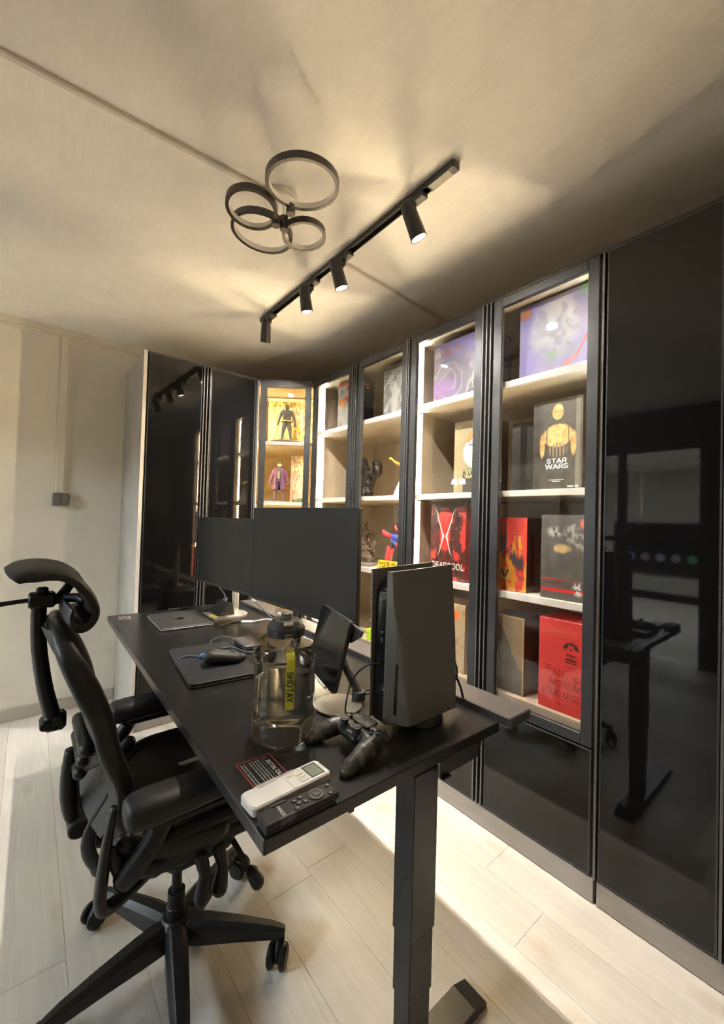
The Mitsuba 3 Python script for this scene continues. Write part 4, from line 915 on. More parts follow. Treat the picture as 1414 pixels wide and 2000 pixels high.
put('headrest_arm', body([(C(-.325, 0, 1.150), .013, C(-.300, .018, 1.185), .011), (C(-.325, 0, 1.150), .013, C(-.288, -.03, 1.152), .012), (C(-.300, .018, 1.185), .011, C(-.290, .03, 1.205), .009), (C(-.332, 0, 1.148), .014, C(-.318, 0, 1.150), .014), (C(-.288, -.03, 1.152), .012, C(-.278, -.07, 1.150), .010)], .004, 6), 'chair_plastic', oc, smooth=True)
outer = spline(np.array([(-.424, 1.228), (-.410, 1.237), (-.386, 1.242), (-.343, 1.241), (-.298, 1.222), (-.268, 1.190), (-.250, 1.150), (-.247, 1.122), (-.260, 1.094), (-.284, 1.082), (-.306, 1.096), (-.314, 1.122), (-.308, 1.146)]), 40)
inn = spline(np.array([(-.416, 1.221), (-.400, 1.221), (-.376, 1.221), (-.343, 1.222), (-.313, 1.206), (-.286, 1.176), (-.272, 1.148), (-.270, 1.126), (-.276, 1.112), (-.286, 1.107), (-.296, 1.112), (-.301, 1.126), (-.302, 1.142)]), 40)
secp = np.vstack([outer, inn[::-1]])
pivot = np.array([-.300, 1.165]); rings = []
for y, k, lift in ((-.150, .86, -.004), (-.146, .95, -.002), (-.135, 1.0, 0), (-.09, 1.03, .004), (0, 1.05, .006), (.09, 1.03, .004), (.135, 1.0, 0), (.146, .95, -.002), (.150, .86, -.004)):
    mid = (outer + inn) / 2
    q = np.vstack([mid + (outer - mid) * (1 if abs(y) < .14 else k * .75), (mid + (inn - mid) * (1 if abs(y) < .14 else k * .75))[::-1]])
    q = pivot + (q - pivot) * (1 + (k - 1) * .6)
    rings.append(np.array([C(f - .012 * (1 - (y / .15) ** 2), y, z + lift) for f, z in q]))
put('headrest', loft_flat(rings), 'chair_soft', oc, smooth=45, label='curved headrest pad')
# arms
for s in (-1, 1):
    df = 0 if s < 0 else .045
    # pad: rounded, tapering slab
    rings = []
    for f, w, h in ((-.207, .018, .012), (-.203, .034, .026), (-.190, .044, .034), (-.15, .050, .036), (-.08, .051, .034), (0, .049, .031), (.05, .046, .028), (.078, .036, .022), (.086, .018, .010)):
        a = np.linspace(0, 2 * np.pi, 28, endpoint=False)
        y = w * np.sign(np.cos(a)) * np.abs(np.cos(a)) ** .75; z = h * np.sign(np.sin(a)) * np.abs(np.sin(a)) ** .75
        zc = .690 + .006 * (f + .2)
        rings.append(np.array([C(f + df, s * .285 + y_, zc + z_) for y_, z_ in zip(y, z)]))
    arm = put('armrest', loft(rings), 'chair_soft', oc, smooth=45, label='padded armrest')
    put('arm_plate', cbox(HX - .15 + df, HX + .04 + df, HY + s * .285 - .034, HY + s * .285 + .034, .646, .662, .005), 'chair_plastic', arm, smooth=40)
    put('arm_stem', tube(CC([(-.115 + df * .5, s * .285, .655), (-.135 + df * .3, s * .280, .61), (-.165, s * .268, .56), (-.195, s * .250, .515)]), [.022, .024, .026, .026], 14, n=26, sx=1.0, ref=(1, 0, 0)), 'chair_plastic', arm, smooth=True)
    put('arm_post', tube(CC([(-.217, s * .238, .690), (-.228, s * .240, .62), (-.236, s * .240, .54), (-.238, s * .236, .475), (-.225, s * .22, .445), (-.17, s * .19, .438), (-.09, s * .13, .432), (-.03, s * .08, .425)]), [.010, .015, .018, .018, .017, .016, .017, .018], 12, n=54, sx=.75, ref=(0, 1, 0)), 'chair_satin', arm, smooth=True)
    put('arm_yoke', body([(C(-.190, s * .235, .595), .022, C(-.150, s * .235, .560), .026), (C(-.150, s * .235, .560), .026, C(-.105, s * .232, .600), .020), (C(-.170, s * .23, .53), .028, C(-.120, s * .22, .50), .030), (C(-.215, s * .238, .58), .016, C(-.19, s * .235, .52), .022)], .006, 8), 'chair_plastic', arm, smooth=True)
# side plates, levers
put('side_cover', blob([(((-.165, -.205, .555), .045), ((.03, -.205, .520), .048)), (((-.12, -.19, .50), .045), ((.06, -.19, .475), .042)), (((-.10, -.205, .505), .030), ((.02, -.205, .500), .032)), (((-.06, -.19, .46), .030), ((.05, -.19, .46), .030)), (((.02, -.205, .50), .03), ((.13, -.20, .49), .028))], .0, .007, 8), 'chair_plastic', oc, smooth=True)
put('side_cover', blob([(((-.10, .205, .505), .030), ((.02, .205, .500), .032)), (((.02, .205, .50), .03), ((.13, .20, .49), .028))], .0, .007, 8), 'chair_plastic', oc, smooth=True)
for f in (-.008, .040):
    put('paddle_lever', blob([(((f, -.225, .470), .018), ((f + .012, -.232, .420), .015)), (((f + .012, -.232, .420), .015), ((f + .004, -.236, .362), .021))], .0, .005, 8), 'chair_plastic', oc, smooth=True)
put('tension_lever', cat(tube(CC([(.075, -.18, .475), (.092, -.235, .445), (.116, -.252, .392)]), .0075, 10, n=20), body([(C(.126, -.254, .375), .016, C(.146, -.256, .338), .019), (C(.136, -.244, .362), .016, C(.146, -.246, .335), .017)], .004, 6)), 'chair_plastic', oc, smooth=True)
# ------------------------------------------------------------------ boxes and figures on the lit shelves
EXB, EYB = (0, -1, 0), (0, 0, 1)
def pr(name, fn, rough=0.35): return mat(name, mikit.proc(fn), rough, 0.45)
def band(x, a, b, e=0.01): return smoothstep(a - e, a + e, x) * (1 - smoothstep(b - e, b + e, x))
def blob2(u, v, cx, cy, rx, ry, e=0.25): return 1 - smoothstep(1 - e, 1 + e, dr.sqrt(dr.square((u - cx) / rx) + dr.square((v - cy) / ry)))
def pack(label, X, y0, y1, z0, z1, depth, side, front, group=None, uv_fn=None):
    b = thing('boxed_collectible', label, 'box', group)
    put('carton', cbox(X, X + depth, y0, y1, z0, z1, .0012), side, b, smooth=False)
    m, uv = panel((X - .0006, y1 - .001, z0 + .001), EXB, EYB, y1 - y0 - .002, z1 - z0 - .002)
    put('front_print', m, front, b, smooth=False, uv=uv)
    return b
def on_front(X, y, z, e=.0008): return frame((X - e, y, z), EXB, EYB)
mat('carton_purple', (0.075, 0.065, 0.16), .4); mat('carton_black', (0.013, 0.012, 0.012), .35); mat('carton_olive', (0.11, 0.10, 0.07), .45)
mat('carton_maroon', (0.06, 0.010, 0.010), .35); mat('carton_grey', (0.20, 0.20, 0.19), .45); mat('carton_red', (0.50, 0.028, 0.022), .42)
mat('carton_brown', (0.075, 0.052, 0.034), .4); mat('carton_kraft', (0.40, 0.28, 0.14), .6); mat('carton_navy', (0.014, 0.013, 0.030), .35)
mat('ink_white', (0.62, 0.62, 0.60), .5); mat('ink_black', (0.02, 0.008, 0.007), .5); mat('ink_gold', (0.52, 0.38, 0.14), .4); mat('ink_red', (0.45, 0.05, 0.03), .4)
mat('ink_dark_red', (0.19, 0.012, 0.010), .5); mat('ink_orange', (0.75, 0.17, 0.03), .5); mat('ink_green', (0.09, 0.55, 0.12), .5); mat('gilt_edge', (0.42, 0.29, 0.13), .35, .5, .4)
# 1 pale violet print with a green corner and a red slash
def p_violet(p, n, uv):
    u, v = uv.x, uv.y
    t = fbm(u * 5, v * 5, 2.0, 4); f = fbm(u * 30, v * 30, 5.0, 2)
    c = mix((0.13, 0.10, 0.56), (0.32, 0.29, 0.80), t)
    c = mix(c, (0.72, 0.74, 0.80), blob2(u + .10 * (t - .5), v + .1 * (t - .5), .48, .62, .26, .36, .45))
    c = mix(c, (0.30, 0.28, 0.58), .7 * smoothstep(.50, .62, fbm(u * 7 + 3, v * 5, 8.0, 3)))
    c = mix(c, (0.10, 0.55, 0.12), blob2(u + .2 * (t - .5), v, .95, .97, .20, .16, .5) * smoothstep(.3, .6, f + t - .35))
    c = mix(c, (0.09, 0.42, 0.15), blob2(u, v + .1 * (f - .5), .42, .26, .13, .05, .6) * smoothstep(.3, .6, f))
    c = mix(c, (0.50, 0.16, 0.05), blob2(u, v, .07, .90, .085, .075, .2))
    w = .02 + .035 * fbm(u * 14, v * 14, 3.0, 2)
    return 0.42 * (mix(c, (0.62, 0.03, 0.06), band(v - (1.15 * (u - .55) + .03 * dr.sin(u * 24)), -w, w, .006) * smoothstep(.40, .46, u)))
pr('print_violet', p_violet)
b = pack('big pale violet box with green corner and red slash, top shelf beside the black wardrobe', 1.730, .652, 1.005, 2.0335, 2.373, .22, 'carton_purple', 'print_violet')
# 2 swirling purple-grey print
def p_swirl(p, n, uv):
    u, v = uv.x, uv.y
    w = fbm(u * 3, v * 3, 1.0, 3); s = dr.sin(26 * (dr.sqrt(dr.square(u - .3) + dr.square(v - .35)) + .55 * w))
    c = mix((0.10, 0.08, 0.22), (0.30, 0.28, 0.36), fbm(u * 6, v * 6, 7.0, 3))
    c = mix(c, (0.28, 0.24, 0.68), smoothstep(.55, .95, v + .35 * (u - .5)) * .9)
    c = mix(c, (0.58, 0.58, 0.64), smoothstep(.72, .98, s) * smoothstep(.9, .3, v) * .8)
    c = mix(c, (0.30, 0.13, 0.50), blob2(u, v, .15, .22, .28, .16, .6) * .8)
    c = mix(c, (0.50, 0.12, 0.10), blob2(u, v, .35, .84, .16, .05, .5) * smoothstep(.4, .6, fbm(u * 20, v * 20, 4.0, 2)))
    return 0.36 * (mix(c, (0.62, 0.62, 0.60), band(u, .03, .13, .004) * band(v, .78, .95, .004) * smoothstep(.38, .42, voronoi(u * 26, v * 30)[0])))
pr('print_swirl', p_swirl)
b = pack('purple and grey box with white swirls and a yellow V emblem, top shelf', 1.720, 1.160, 1.512, 2.0335, 2.352, .2, 'carton_purple', 'print_swirl')
put('emblem', cat(textc('V', .050, on_front(1.72, 1.235, 2.072), bold=True)), 'ink_gold', b, smooth=False)
put('emblem', textc('V', .034, on_front(1.7194, 1.235, 2.072), bold=True), 'ink_black', b, smooth=False)
# 3 black box with a gilded shape
def p_gilded(p, n, uv):
    u, v = uv.x, uv.y
    t = fbm(u * 8, v * 12, 1.0, 3)
    c = mix((0.022, 0.021, 0.020), (0.05, 0.048, 0.044), t)
    gold = mix((0.30, 0.15, 0.05), (0.72, 0.46, 0.20), fbm(u * 14, v * 22, 9.0, 3))
    c = mix(c, (0.10, 0.098, 0.092), band(u, .88, .97, .004))
    c = mix(c, gold, blob2(u, v, .52, .86, .115, .085, .12))
    c = mix(c, gold, blob2(u, v, .52, .60, .30, .125, .10) * (1 - band(dr.abs(u - .52), .215, .235, .006)))
    c = mix(c, gold * .8, (blob2(u, v, .20, .50, .055, .13, .2) + blob2(u, v, .84, .50, .055, .13, .2)))
    return 0.85 * (mix(c, (0.20, 0.16, 0.12), blob2(u, v, .52, .44, .19, .08, .2) * smoothstep(.4, .6, dr.sin(u * 90) * .5 + .5)))
pr('print_gilded', p_gilded)
X = 1.780
b = pack('black box printed with a golden torso shape and STAR WARS in white letters', X, .742, .957, 1.5315, 1.935, .16, 'carton_black', 'print_gilded')
def outline_text(s, h, M, par, m, fit):
    put('lettering', textc(s, h, M, bold=False, fit=fit), m, par, smooth=False)
def textfit(s, h, M, fit):
    m = meshkit.text_mesh(s, h, .0004, True); m.apply_translation((-m.bounds[0][0], 0, 0)); m.apply_transform(np.diag([fit / m.extents[0], 1, 1, 1])); m.apply_translation((-fit / 2, -h / 2, 0)); return xf(m, M)
put('lettering', cat(textfit('STAR', .020, on_front(X, .848, 1.663), .088), textfit('WARS', .020, on_front(X, .848, 1.638), .100)), 'ink_white', b, smooth=False, label='white STAR WARS lettering')
put('small_print', cat(box(X - .001, X - .0006, .815, .880, 1.578, 1.580), box(X - .001, X - .0006, .83, .865, 1.571, 1.574), box(X - .001, X - .0006, .775, .800, 1.545, 1.551), box(X - .001, X - .0006, .755, .768, 1.545, 1.552)), 'ink_white', b, smooth=False)
pack('plain dark brown box behind the black box with golden print', 1.86, .975, 1.11, 1.5315, 1.88, .16, 'carton_brown', 'carton_black')
# 4 olive box with a white and rust print
def p_olive(p, n, uv):
    u, v = uv.x, uv.y
    c = mix((0.15, 0.135, 0.085), (0.22, 0.19, 0.12), fbm(u * 4, v * 6, 2.0, 3))
    white = mix((0.42, 0.38, 0.32), (0.66, 0.60, 0.52), fbm(u * 12, v * 16, 3.0, 2))
    c = mix(c, white, blob2(u, v, .62, .56, .34, .20, .1)); c = mix(c, (0.33, 0.13, 0.05), blob2(u, v, .60, .76, .24, .10, .1) * smoothstep(.35, .5, fbm(u * 10, v * 10, 6.0, 2)))
    c = mix(c, (0.08, 0.10, 0.22), band(v, .655, .675, .004) * band(u, .42, .9, .01))
    return 0.80 * (mix(c, (0.02, 0.02, 0.02), (1 - smoothstep(.30, .34, v)) * smoothstep(.25, .30, u)))
pr('print_olive', p_olive)
X = 1.82
b = pack('olive box with a pale domed print and STAR WARS in yellow letters', X, 1.215, 1.437, 1.5315, 1.932, .18, 'carton_olive', 'print_olive')
put('lettering', cat(textfit('STAR', .018, on_front(X, 1.318, 1.650), .080), textfit('WARS', .018, on_front(X, 1.318, 1.628), .092)), 'ink_gold', b, smooth=False, label='yellow STAR WARS lettering')
# 5 orange-red flame print
def p_flame(p, n, uv):
    u, v = uv.x, uv.y
    w = fbm(u * 4, v * 3, 2.0, 3)
    c = mix((0.42, 0.022, 0.020), (0.58, 0.06, 0.045), fbm(u * 8, v * 8, 4.0, 2))
    fl = smoothstep(.42, .62, fbm(u * 5 + v * 3, v * 4 - u * 3, 8.0, 3) + .55 * (.32 - v))
    c = mix(c, mix((0.60, 0.13, 0.015), (0.80, 0.42, 0.04), fbm(u * 10, v * 8, 3.0, 2)), fl)
    c = mix(c, (0.10, 0.10, 0.105), blob2(u + .16 * (w - .5), v + .22 * (w - .5), .20, .68, .20, .17, .25))
    c = mix(c, (0.36, 0.36, 0.35), blob2(u + .16 * (w - .5), v + .22 * (w - .5), .12, .66, .09, .10, .5) * smoothstep(.4, .6, fbm(u * 16, v * 16, 5.0, 2)))
    c = mix(c, (0.05, 0.045, 0.05), blob2(u + .3 * (w - .5), v + .3 * (w - .5), .62, .46, .30, .10, .3) * smoothstep(.35, .55, fbm(u * 9, v * 9, 6.0, 2)))
    c = mix(c, (0.04, 0.03, 0.04), blob2(u, v, .86, .33, .11, .16, .4) * smoothstep(.35, .5, fbm(u * 12, v * 12, 1.0, 2)))
    return mix(c, (0.66, 0.06, 0.03), band(u, .905, .985, .006) * smoothstep(.3, .5, v))
pr('print_flame', p_flame)
X = 1.715
b = pack('orange-red flame box with a yellow-edged black V emblem, beside the dark grey box', X, .940, 1.108, 1.0755, 1.410, .15, 'carton_maroon', 'print_flame')
put('emblem', textc('V', .052, on_front(X, 1.045, 1.150), bold=True, fit=.062), 'ink_gold', b, smooth=False)
put('emblem', textc('V', .040, on_front(X - .0005, 1.045, 1.151), bold=True, fit=.040), 'ink_black', b, smooth=False)
put('emblem', textc('Street', .014, on_front(X - .0010, 1.045, 1.136), bold=True, fit=.052), 'ink_gold', b, smooth=False)
put('emblem', textc('Fighter', .016, on_front(X - .0010, 1.040, 1.118), bold=True, fit=.060), 'ink_red', b, smooth=False)
put('side_lettering', textfit('STREET FIGHTER', .020, frame((X + .055, .9395, 1.25), (0, 0, -1), (1, 0, 0)), .16), 'ink_dark_red', b, smooth=False)
# 6 dark grey box with a grey-tan print and red stripe
def p_stone(p, n, uv):
    u, v = uv.x, uv.y
    w = fbm(u * 5, v * 5, 3.0, 3)
    c = mix((0.060, 0.054, 0.046), (0.085, 0.078, 0.068), fbm(u * 10, v * 10, 1.0, 2))
    c = mix(c, (0.24, 0.225, 0.20), blob2(u + .3 * (w - .5), v + .3 * (w - .5), .70, .74, .25, .17, .3) * smoothstep(.35, .6, fbm(u * 13, v * 13, 8.0, 3)))
    c = mix(c, (0.36, 0.34, 0.32), blob2(u + .2 * (w - .5), v, .28, .80, .16, .06, .5) * smoothstep(.45, .6, fbm(u * 20, v * 20, 2.0, 2)))
    c = mix(c, (0.42, 0.28, 0.12), (blob2(u + .2 * (w - .5), v, .40, .60, .12, .05, .4) + blob2(u, v + .2 * (w - .5), .86, .58, .05, .07, .4)))
    c = mix(c, (0.45, 0.10, 0.05), blob2(u, v, .80, .90, .055, .055, .3))
    c = mix(c, (0.52, 0.025, 0.018), band(v, .085, .125, .003) * band(u, .02, .95, .01)); c = mix(c, (0.45, 0.03, 0.02), band(v, .222, .230, .002))
    return mix(c, (0.50, 0.48, 0.46), blob2(u, v, .73, .14, .10, .07, .4) * smoothstep(.48, .60, fbm(u * 24, v * 24, 3.0, 2)))
pr('print_stone', p_stone)
X = 1.700
b = pack('dark grey box with a grey robed print and red STAR WARS band along its foot', X, .655, .869, 1.0755, 1.424, .17, 'carton_black', 'print_stone')
put('lettering', cat(textfit('STAR WARS', .0085, on_front(X, .825, 1.158), .055)), 'ink_red', b, smooth=False)
put('lettering', textfit('DARTH MAUL', .0080, on_front(X, .815, 1.140), .070), 'ink_dark_red', b, smooth=False)
# 7 crimson and black patterned box
def p_crimson(p, n, uv):
    u, v = uv.x, uv.y
    a = dr.abs(u - .42); w = fbm(a * 6, v * 5, 4.0, 3)
    c = mix((0.022, 0.012, 0.012), (0.10, 0.016, 0.014), fbm(u * 9, v * 9, 2.0, 2))
    c = mix(c, (0.40, 0.028, 0.024), smoothstep(.50, .56, fbm(a * 5 + .4, v * 6, 6.0, 3)))
    c = mix(c, (0.42, 0.030, 0.026), blob2(a, v + .1 * (w - .5), 0.0, .62, .15, .26, .12))
    c = mix(c, (0.60, 0.56, 0.52), band(dr.abs(a - (.05 + .55 * dr.abs(v - .60)) - .12 * (w - .5)), -1, .016, .008) * smoothstep(.30, .42, v) * .9)
    c = mix(c, (0.014, 0.010, 0.010), blob2(a + .2 * (w - .5), v, .40, .78, .10, .14, .3) * .9)
    return mix(c, (0.45, 0.17, 0.07), smoothstep(.80, .84, fbm(u * 34, v * 34, 7.0, 2)) * .9)
pr('print_crimson', p_crimson)
X = 1.720
b = thing('boxed_collectible', 'crimson and black box with white-edged shapes, seen above the games console', 'box')
hexp = [(X, 1.505), (X + .18, 1.505), (X + .18, 1.20), (X + .06, 1.222), (X, 1.272)]
put('carton', prism(hexp, .382, Tr(0, 0, 1.0755)), 'print_crimson_side' if 'print_crimson_side' in scene else 'carton_maroon', b, smooth=False)
m, uv = panel((X - .0006, 1.504, 1.0765), EXB, EYB, .231, .380); put('front_print', m, 'print_crimson', b, smooth=False, uv=uv)
def p_speck(p, n, uv):
    c = mix((0.10, 0.014, 0.012), (0.20, 0.025, 0.018), fbm(p.x * 30, p.y * 30, p.z * 20, 2))
    return mix(c, (0.42, 0.20, 0.10), smoothstep(.72, .80, fbm(p.x * 260, p.y * 260, p.z * 190, 2)))
pr('print_speck', p_speck)
e2 = np.array([.06, -.05]); L2 = np.linalg.norm(e2); m, uv = panel((X - .0004, 1.2715, 1.0765), (e2[0] / L2, e2[1] / L2, 0), EYB, L2, .380); put('side_print', m, 'print_speck', b, smooth=False, uv=uv)
put('corner_point', cat(prism([(X, 1.505), (X + .03, 1.505), (X + .03, 1.455), (X, 1.455)], .001, Tr(0, 0, 1.4575)), xf(prism([(0, 0), (.045, 0), (0, .03)], .02, frame((X, 1.505, 1.4575), EXB, EYB)), Tr(.022, 0, 0)), xf(prism([(0, 0), (.045, 0), (.045, .03)], .02, frame((X, 1.317, 1.4575), EXB, EYB)), Tr(.022, 0, 0))), 'carton_maroon', b, smooth=False)
put('lettering', textfit('DEADPOOL', .032, on_front(X, 1.385, 1.150), .21), 'ink_white', b, smooth=False)
# 8 brown framed box, 9 red box, 10 kraft box
def p_brown(p, n, uv):
    u, v = uv.x, uv.y
    w = fbm(u * 4, v * 4, 3.0, 3)
    c = mix((0.070, 0.056, 0.040), (0.10, 0.082, 0.060), fbm(u * 8, v * 8, 2.0, 2))
    edge = v - (.86 - .55 * smoothstep(.25, 1.0, u) + .05 * (w - .5))
    c = mix(c, (0.20, 0.135, 0.070), smoothstep(-.01, .01, edge) * smoothstep(.20, .3, u))
    return mix(c, (0.34, 0.30, 0.22), blob2(u + .25 * (w - .5), v, .10, .50, .26, .16, .7) * smoothstep(.52, .66, fbm(u * 26, v * 7, 8.0, 3)))
pr('print_brown', p_brown)
X = 1.700
b = pack('brown box with a gilt edge on the bottom shelf, left of the red box', X, .938, 1.104, .6255, .964, .14, 'carton_brown', 'print_brown')
put('edge_strip', cat(box(X - .0012, X + .004, .9374, .9424, .626, .964), box(X - .0012, X + .004, .938, 1.103, .958, .9645)), 'gilt_edge', b, smooth=False)
X = 1.690
b = thing('boxed_collectible', 'bright red box with hand-drawn black writing on the bottom shelf', 'box')
put('carton', cbox(X, X + .19, .655, .864, .6255, .995, .0012), 'carton_red', b, smooth=False)
wing = [(-.032, -.016), (-.026, .002), (-.016, .012), (-.007, .012), (-.004, .015), (.004, .015), (.007, .012), (.016, .012), (.026, .002), (.032, -.016), (.024, -.010), (.018, -.010), (.009, -.002), (.0, -.018), (-.009, -.002), (-.018, -.010), (-.024, -.010)]
wg_ = sg.Polygon(wing).difference(sg.Polygon([(-.0105, .007), (.0105, .007), (.0135, .001), (0, -.0115), (-.0135, .001)])).union(sg.Polygon([(-.006, .004), (.006, .004), (.004, .001), (-.003, .001)]))
put('emblem', cat(*[prism(g, .0004, on_front(X, .733, .897, .0004)) for g in getattr(wg_, 'geoms', [wg_])]), 'ink_black', b, smooth=False, label='black winged emblem')
put('lettering', cat(textfit('BATMAN', .0075, on_front(X, .733, .862), .033), textfit('v', .005, on_front(X, .733, .853), .005), textfit('SUPERMAN', .0075, on_front(X, .733, .844), .044), textfit('DAWN OF JUSTICE', .0045, on_front(X, .733, .833), .042)), 'ink_black', b, smooth=False)
put('lettering', cat(box(X - .0006, X - .0002, .712, .754, .817, .8178), box(X - .0006, X - .0002, .722, .744, .811, .8118)), 'ink_dark_red', b, smooth=False)
def hand(s, h, y, z, fit, rot):
    m = meshkit.text_mesh(s, h, .0004, False); m.apply_translation((-m.bounds[0][0], 0, 0)); m.apply_transform(np.diag([fit / m.extents[0], 1, 1, 1])); return xf(m, on_front(X, y, z, .0004) @ Rz(rot))
put('handwriting', cat(hand('IF YOU SEEK', .026, .838, .790, .200, -4) if False else cat(hand('IF', .022, .836, .785, .022, -6), hand('YOU', .024, .804, .772, .044, -5), hand('SE', .024, .722, .757, .040, 0)), hand('MONUME', .026, .815, .728, .140, -2), hand('LOOK AROUN', .026, .848, .687, .180, -1)), 'ink_dark_red', b, smooth=False, label='dark handwriting')
put('small_print', cat(textfit('M', .007, on_front(X, .775, .657), .010), prism([(0, -.004), (.005, .001), (.004, .004), (.0, .003), (-.004, .004), (-.005, .001)], .0004, on_front(X, .755, .657, .0004)), box(X - .0006, X - .0002, .69, .735, .654, .6546)), 'ink_dark_red', b, smooth=False)
def p_kraft(p, n, uv):
    u, v = uv.x, uv.y
    c = mix((0.34, 0.245, 0.13), (0.46, 0.34, 0.19), fbm(u * 7, v * 12, 2.0, 3))
    c = mix(c, (0.24, 0.15, 0.06), smoothstep(.60, .72, fbm(u * 9, v * 9, 6.0, 3)) * .6)
    return mix(c, (0.74, 0.17, 0.03), blob2(u, v, .74, .84, .13, .07, .08))
pr('print_kraft', p_kraft, .6)
pack('kraft-coloured box with an orange disc, on the bottom shelf behind the console', 1.700, 1.250, 1.48, .6255, .965, .16, 'carton_kraft', 'print_kraft')
# 11, 12: top shelf of the far cabinet
def p_coral(p, n, uv):
    u, v = uv.x, uv.y
    w = fbm(u * 4, v * 5, 2.0, 3)
    c = mix((0.30, 0.31, 0.33), (0.46, 0.46, 0.47), fbm(u * 6, v * 8, 1.0, 2))
    c = mix(c, (0.75, 0.24, 0.03), blob2(u, v, .20, .58, .15, .09, .1)); c = mix(c, (0.10, 0.16, 0.42), blob2(u + .2 * (w - .5), v, .20, .80, .10, .07, .3))
    c = mix(c, (0.60, 0.05, 0.06), blob2(u + .3 * (w - .5), v, .55, .85, .13, .06, .2)); c = mix(c, (0.60, 0.05, 0.08), band(dr.abs(u - .62 + .9 * (v - .45) * (.4 + w)), -1, .07, .02) * band(v, .05, .68, .02))
    return 0.6 * (mix(c, (0.40, 0.06, 0.05), smoothstep(.925, .935, v)))
pr('print_coral', p_coral)
b = pack('grey box with orange and red splashes and navy sides, top shelf of the far cabinet', 1.742, 2.205, 2.455, 2.0335, 2.372, .135, 'carton_navy', 'print_coral')
put('side_mark', cat(box(1.775, 1.835, 2.2042, 2.2048, 2.318, 2.338)), 'ink_red', b, smooth=False)
put('side_mark', cat(box(1.80, 1.825, 2.2036, 2.2042, 2.30, 2.312)), 'ink_white', b, smooth=False)
def p_grey(p, n, uv):
    u, v = uv.x, uv.y
    w = fbm(u * 4, v * 5, 5.0, 3)
    c = mix((0.20, 0.20, 0.20), (0.60, 0.61, 0.60), smoothstep(.3, .7, fbm(u * 9 + w * 3, v * 7, 3.0, 4)))
    c = mix(c, (0.62, 0.62, 0.60), blob2(u + .06 * (w - .5), v, .40, .32, .11, .34, .1))
    c = mix(c, (0.12, 0.12, 0.12), band(dr.abs(dr.sqrt(dr.square((u - .45) / .26) + dr.square((v - .58) / .13)) - 1), -1, .05, .03) * smoothstep(.58, .60, v))
    return 0.42 * (mix(c, (0.10, 0.085, 0.06), smoothstep(.90, .92, v)))
pr('print_grey_art', p_grey)
pack('light grey box with a mottled stone-like print, top shelf of the far cabinet', 1.722, 1.672, 1.930, 2.0335, 2.350, .2, 'carton_grey', 'print_grey_art')

# ---------------- figures: plain stand-ins with the photo's sizes and colours
def figure_bones(h, stance=.10, lean=0.0, armout=.13):
    k = h
    hip, sh, nk, hd = .52 * k, .80 * k, .86 * k, .925 * k
    B = [((0, 0, hd - .01 * k), .058 * k, (.004 * k, 0, hd + .012 * k), .060 * k), ((0, 0, nk - .03 * k), .034 * k, (0, 0, hd - .03 * k), .032 * k),
         ((0, -.085 * k, sh), .048 * k, (0, .085 * k, sh), .048 * k), ((0, -.055 * k, .72 * k), .072 * k, (0, .055 * k, .72 * k), .072 * k),
         ((0, -.07 * k, .74 * k), .06 * k, (0, -.03 * k, .58 * k), .062 * k), ((0, .07 * k, .74 * k), .06 * k, (0, .03 * k, .58 * k), .062 * k), ((0, -.045 * k, hip), .062 * k, (0, .045 * k, hip), .062 * k)]
    for s in (-1, 1):
        B += [((0, .05 * k * s, hip - .01 * k), .062 * k, (.01 * k, (.05 + stance * .35) * k * s, .28 * k), .043 * k), ((.01 * k, (.05 + stance * .35) * k * s, .28 * k), .040 * k, (-.005 * k, (.05 + stance * .6) * k * s, .05 * k), .026 * k),
              ((-.005 * k, (.05 + stance * .6) * k * s, .035 * k), .026 * k, (.075 * k if False else -.06 * k, (.06 + stance * .65) * k * s, .022 * k), .020 * k),
              ((0, .125 * k * s, sh - .005 * k), .043 * k, (.01 * k, (.125 + armout * .5) * k * s, .64 * k), .033 * k), ((.01 * k, (.125 + armout * .5) * k * s, .64 * k), .031 * k, (-.025 * k, (.125 + armout * .75) * k * s, .50 * k), .024 * k),
              ((-.025 * k, (.125 + armout * .75) * k * s, .49 * k), .024 * k, (-.035 * k, (.125 + armout * .78) * k * s, .445 * k), .020 * k)]
    return B
mat('figure_dark', (0.040, 0.037, 0.034), .45); mat('figure_belt', (0.30, 0.20, 0.08), .4); mat('figure_base', (0.09, 0.085, 0.075), .6)
mat('coat_plum', (0.11, 0.038, 0.090), .6); mat('trouser_violet', (0.13, 0.08, 0.14), .6); mat('skin', (0.48, 0.36, 0.27), .55); mat('hair_dark', (0.045, 0.05, 0.025), .5); mat('vest_green', (0.30, 0.32, 0.16), .6)
def on_corner(u, v, z): return A3 + ed * u + nd * v + np.array([0, 0, z])
A3 = np.r_[A, 0.0]
def fig_M(u, v, z): 
    o = on_corner(u, v, z); return frame(o, nd, ed * -1.0 if False else np.cross((0, 0, 1), nd), (0, 0, 1))
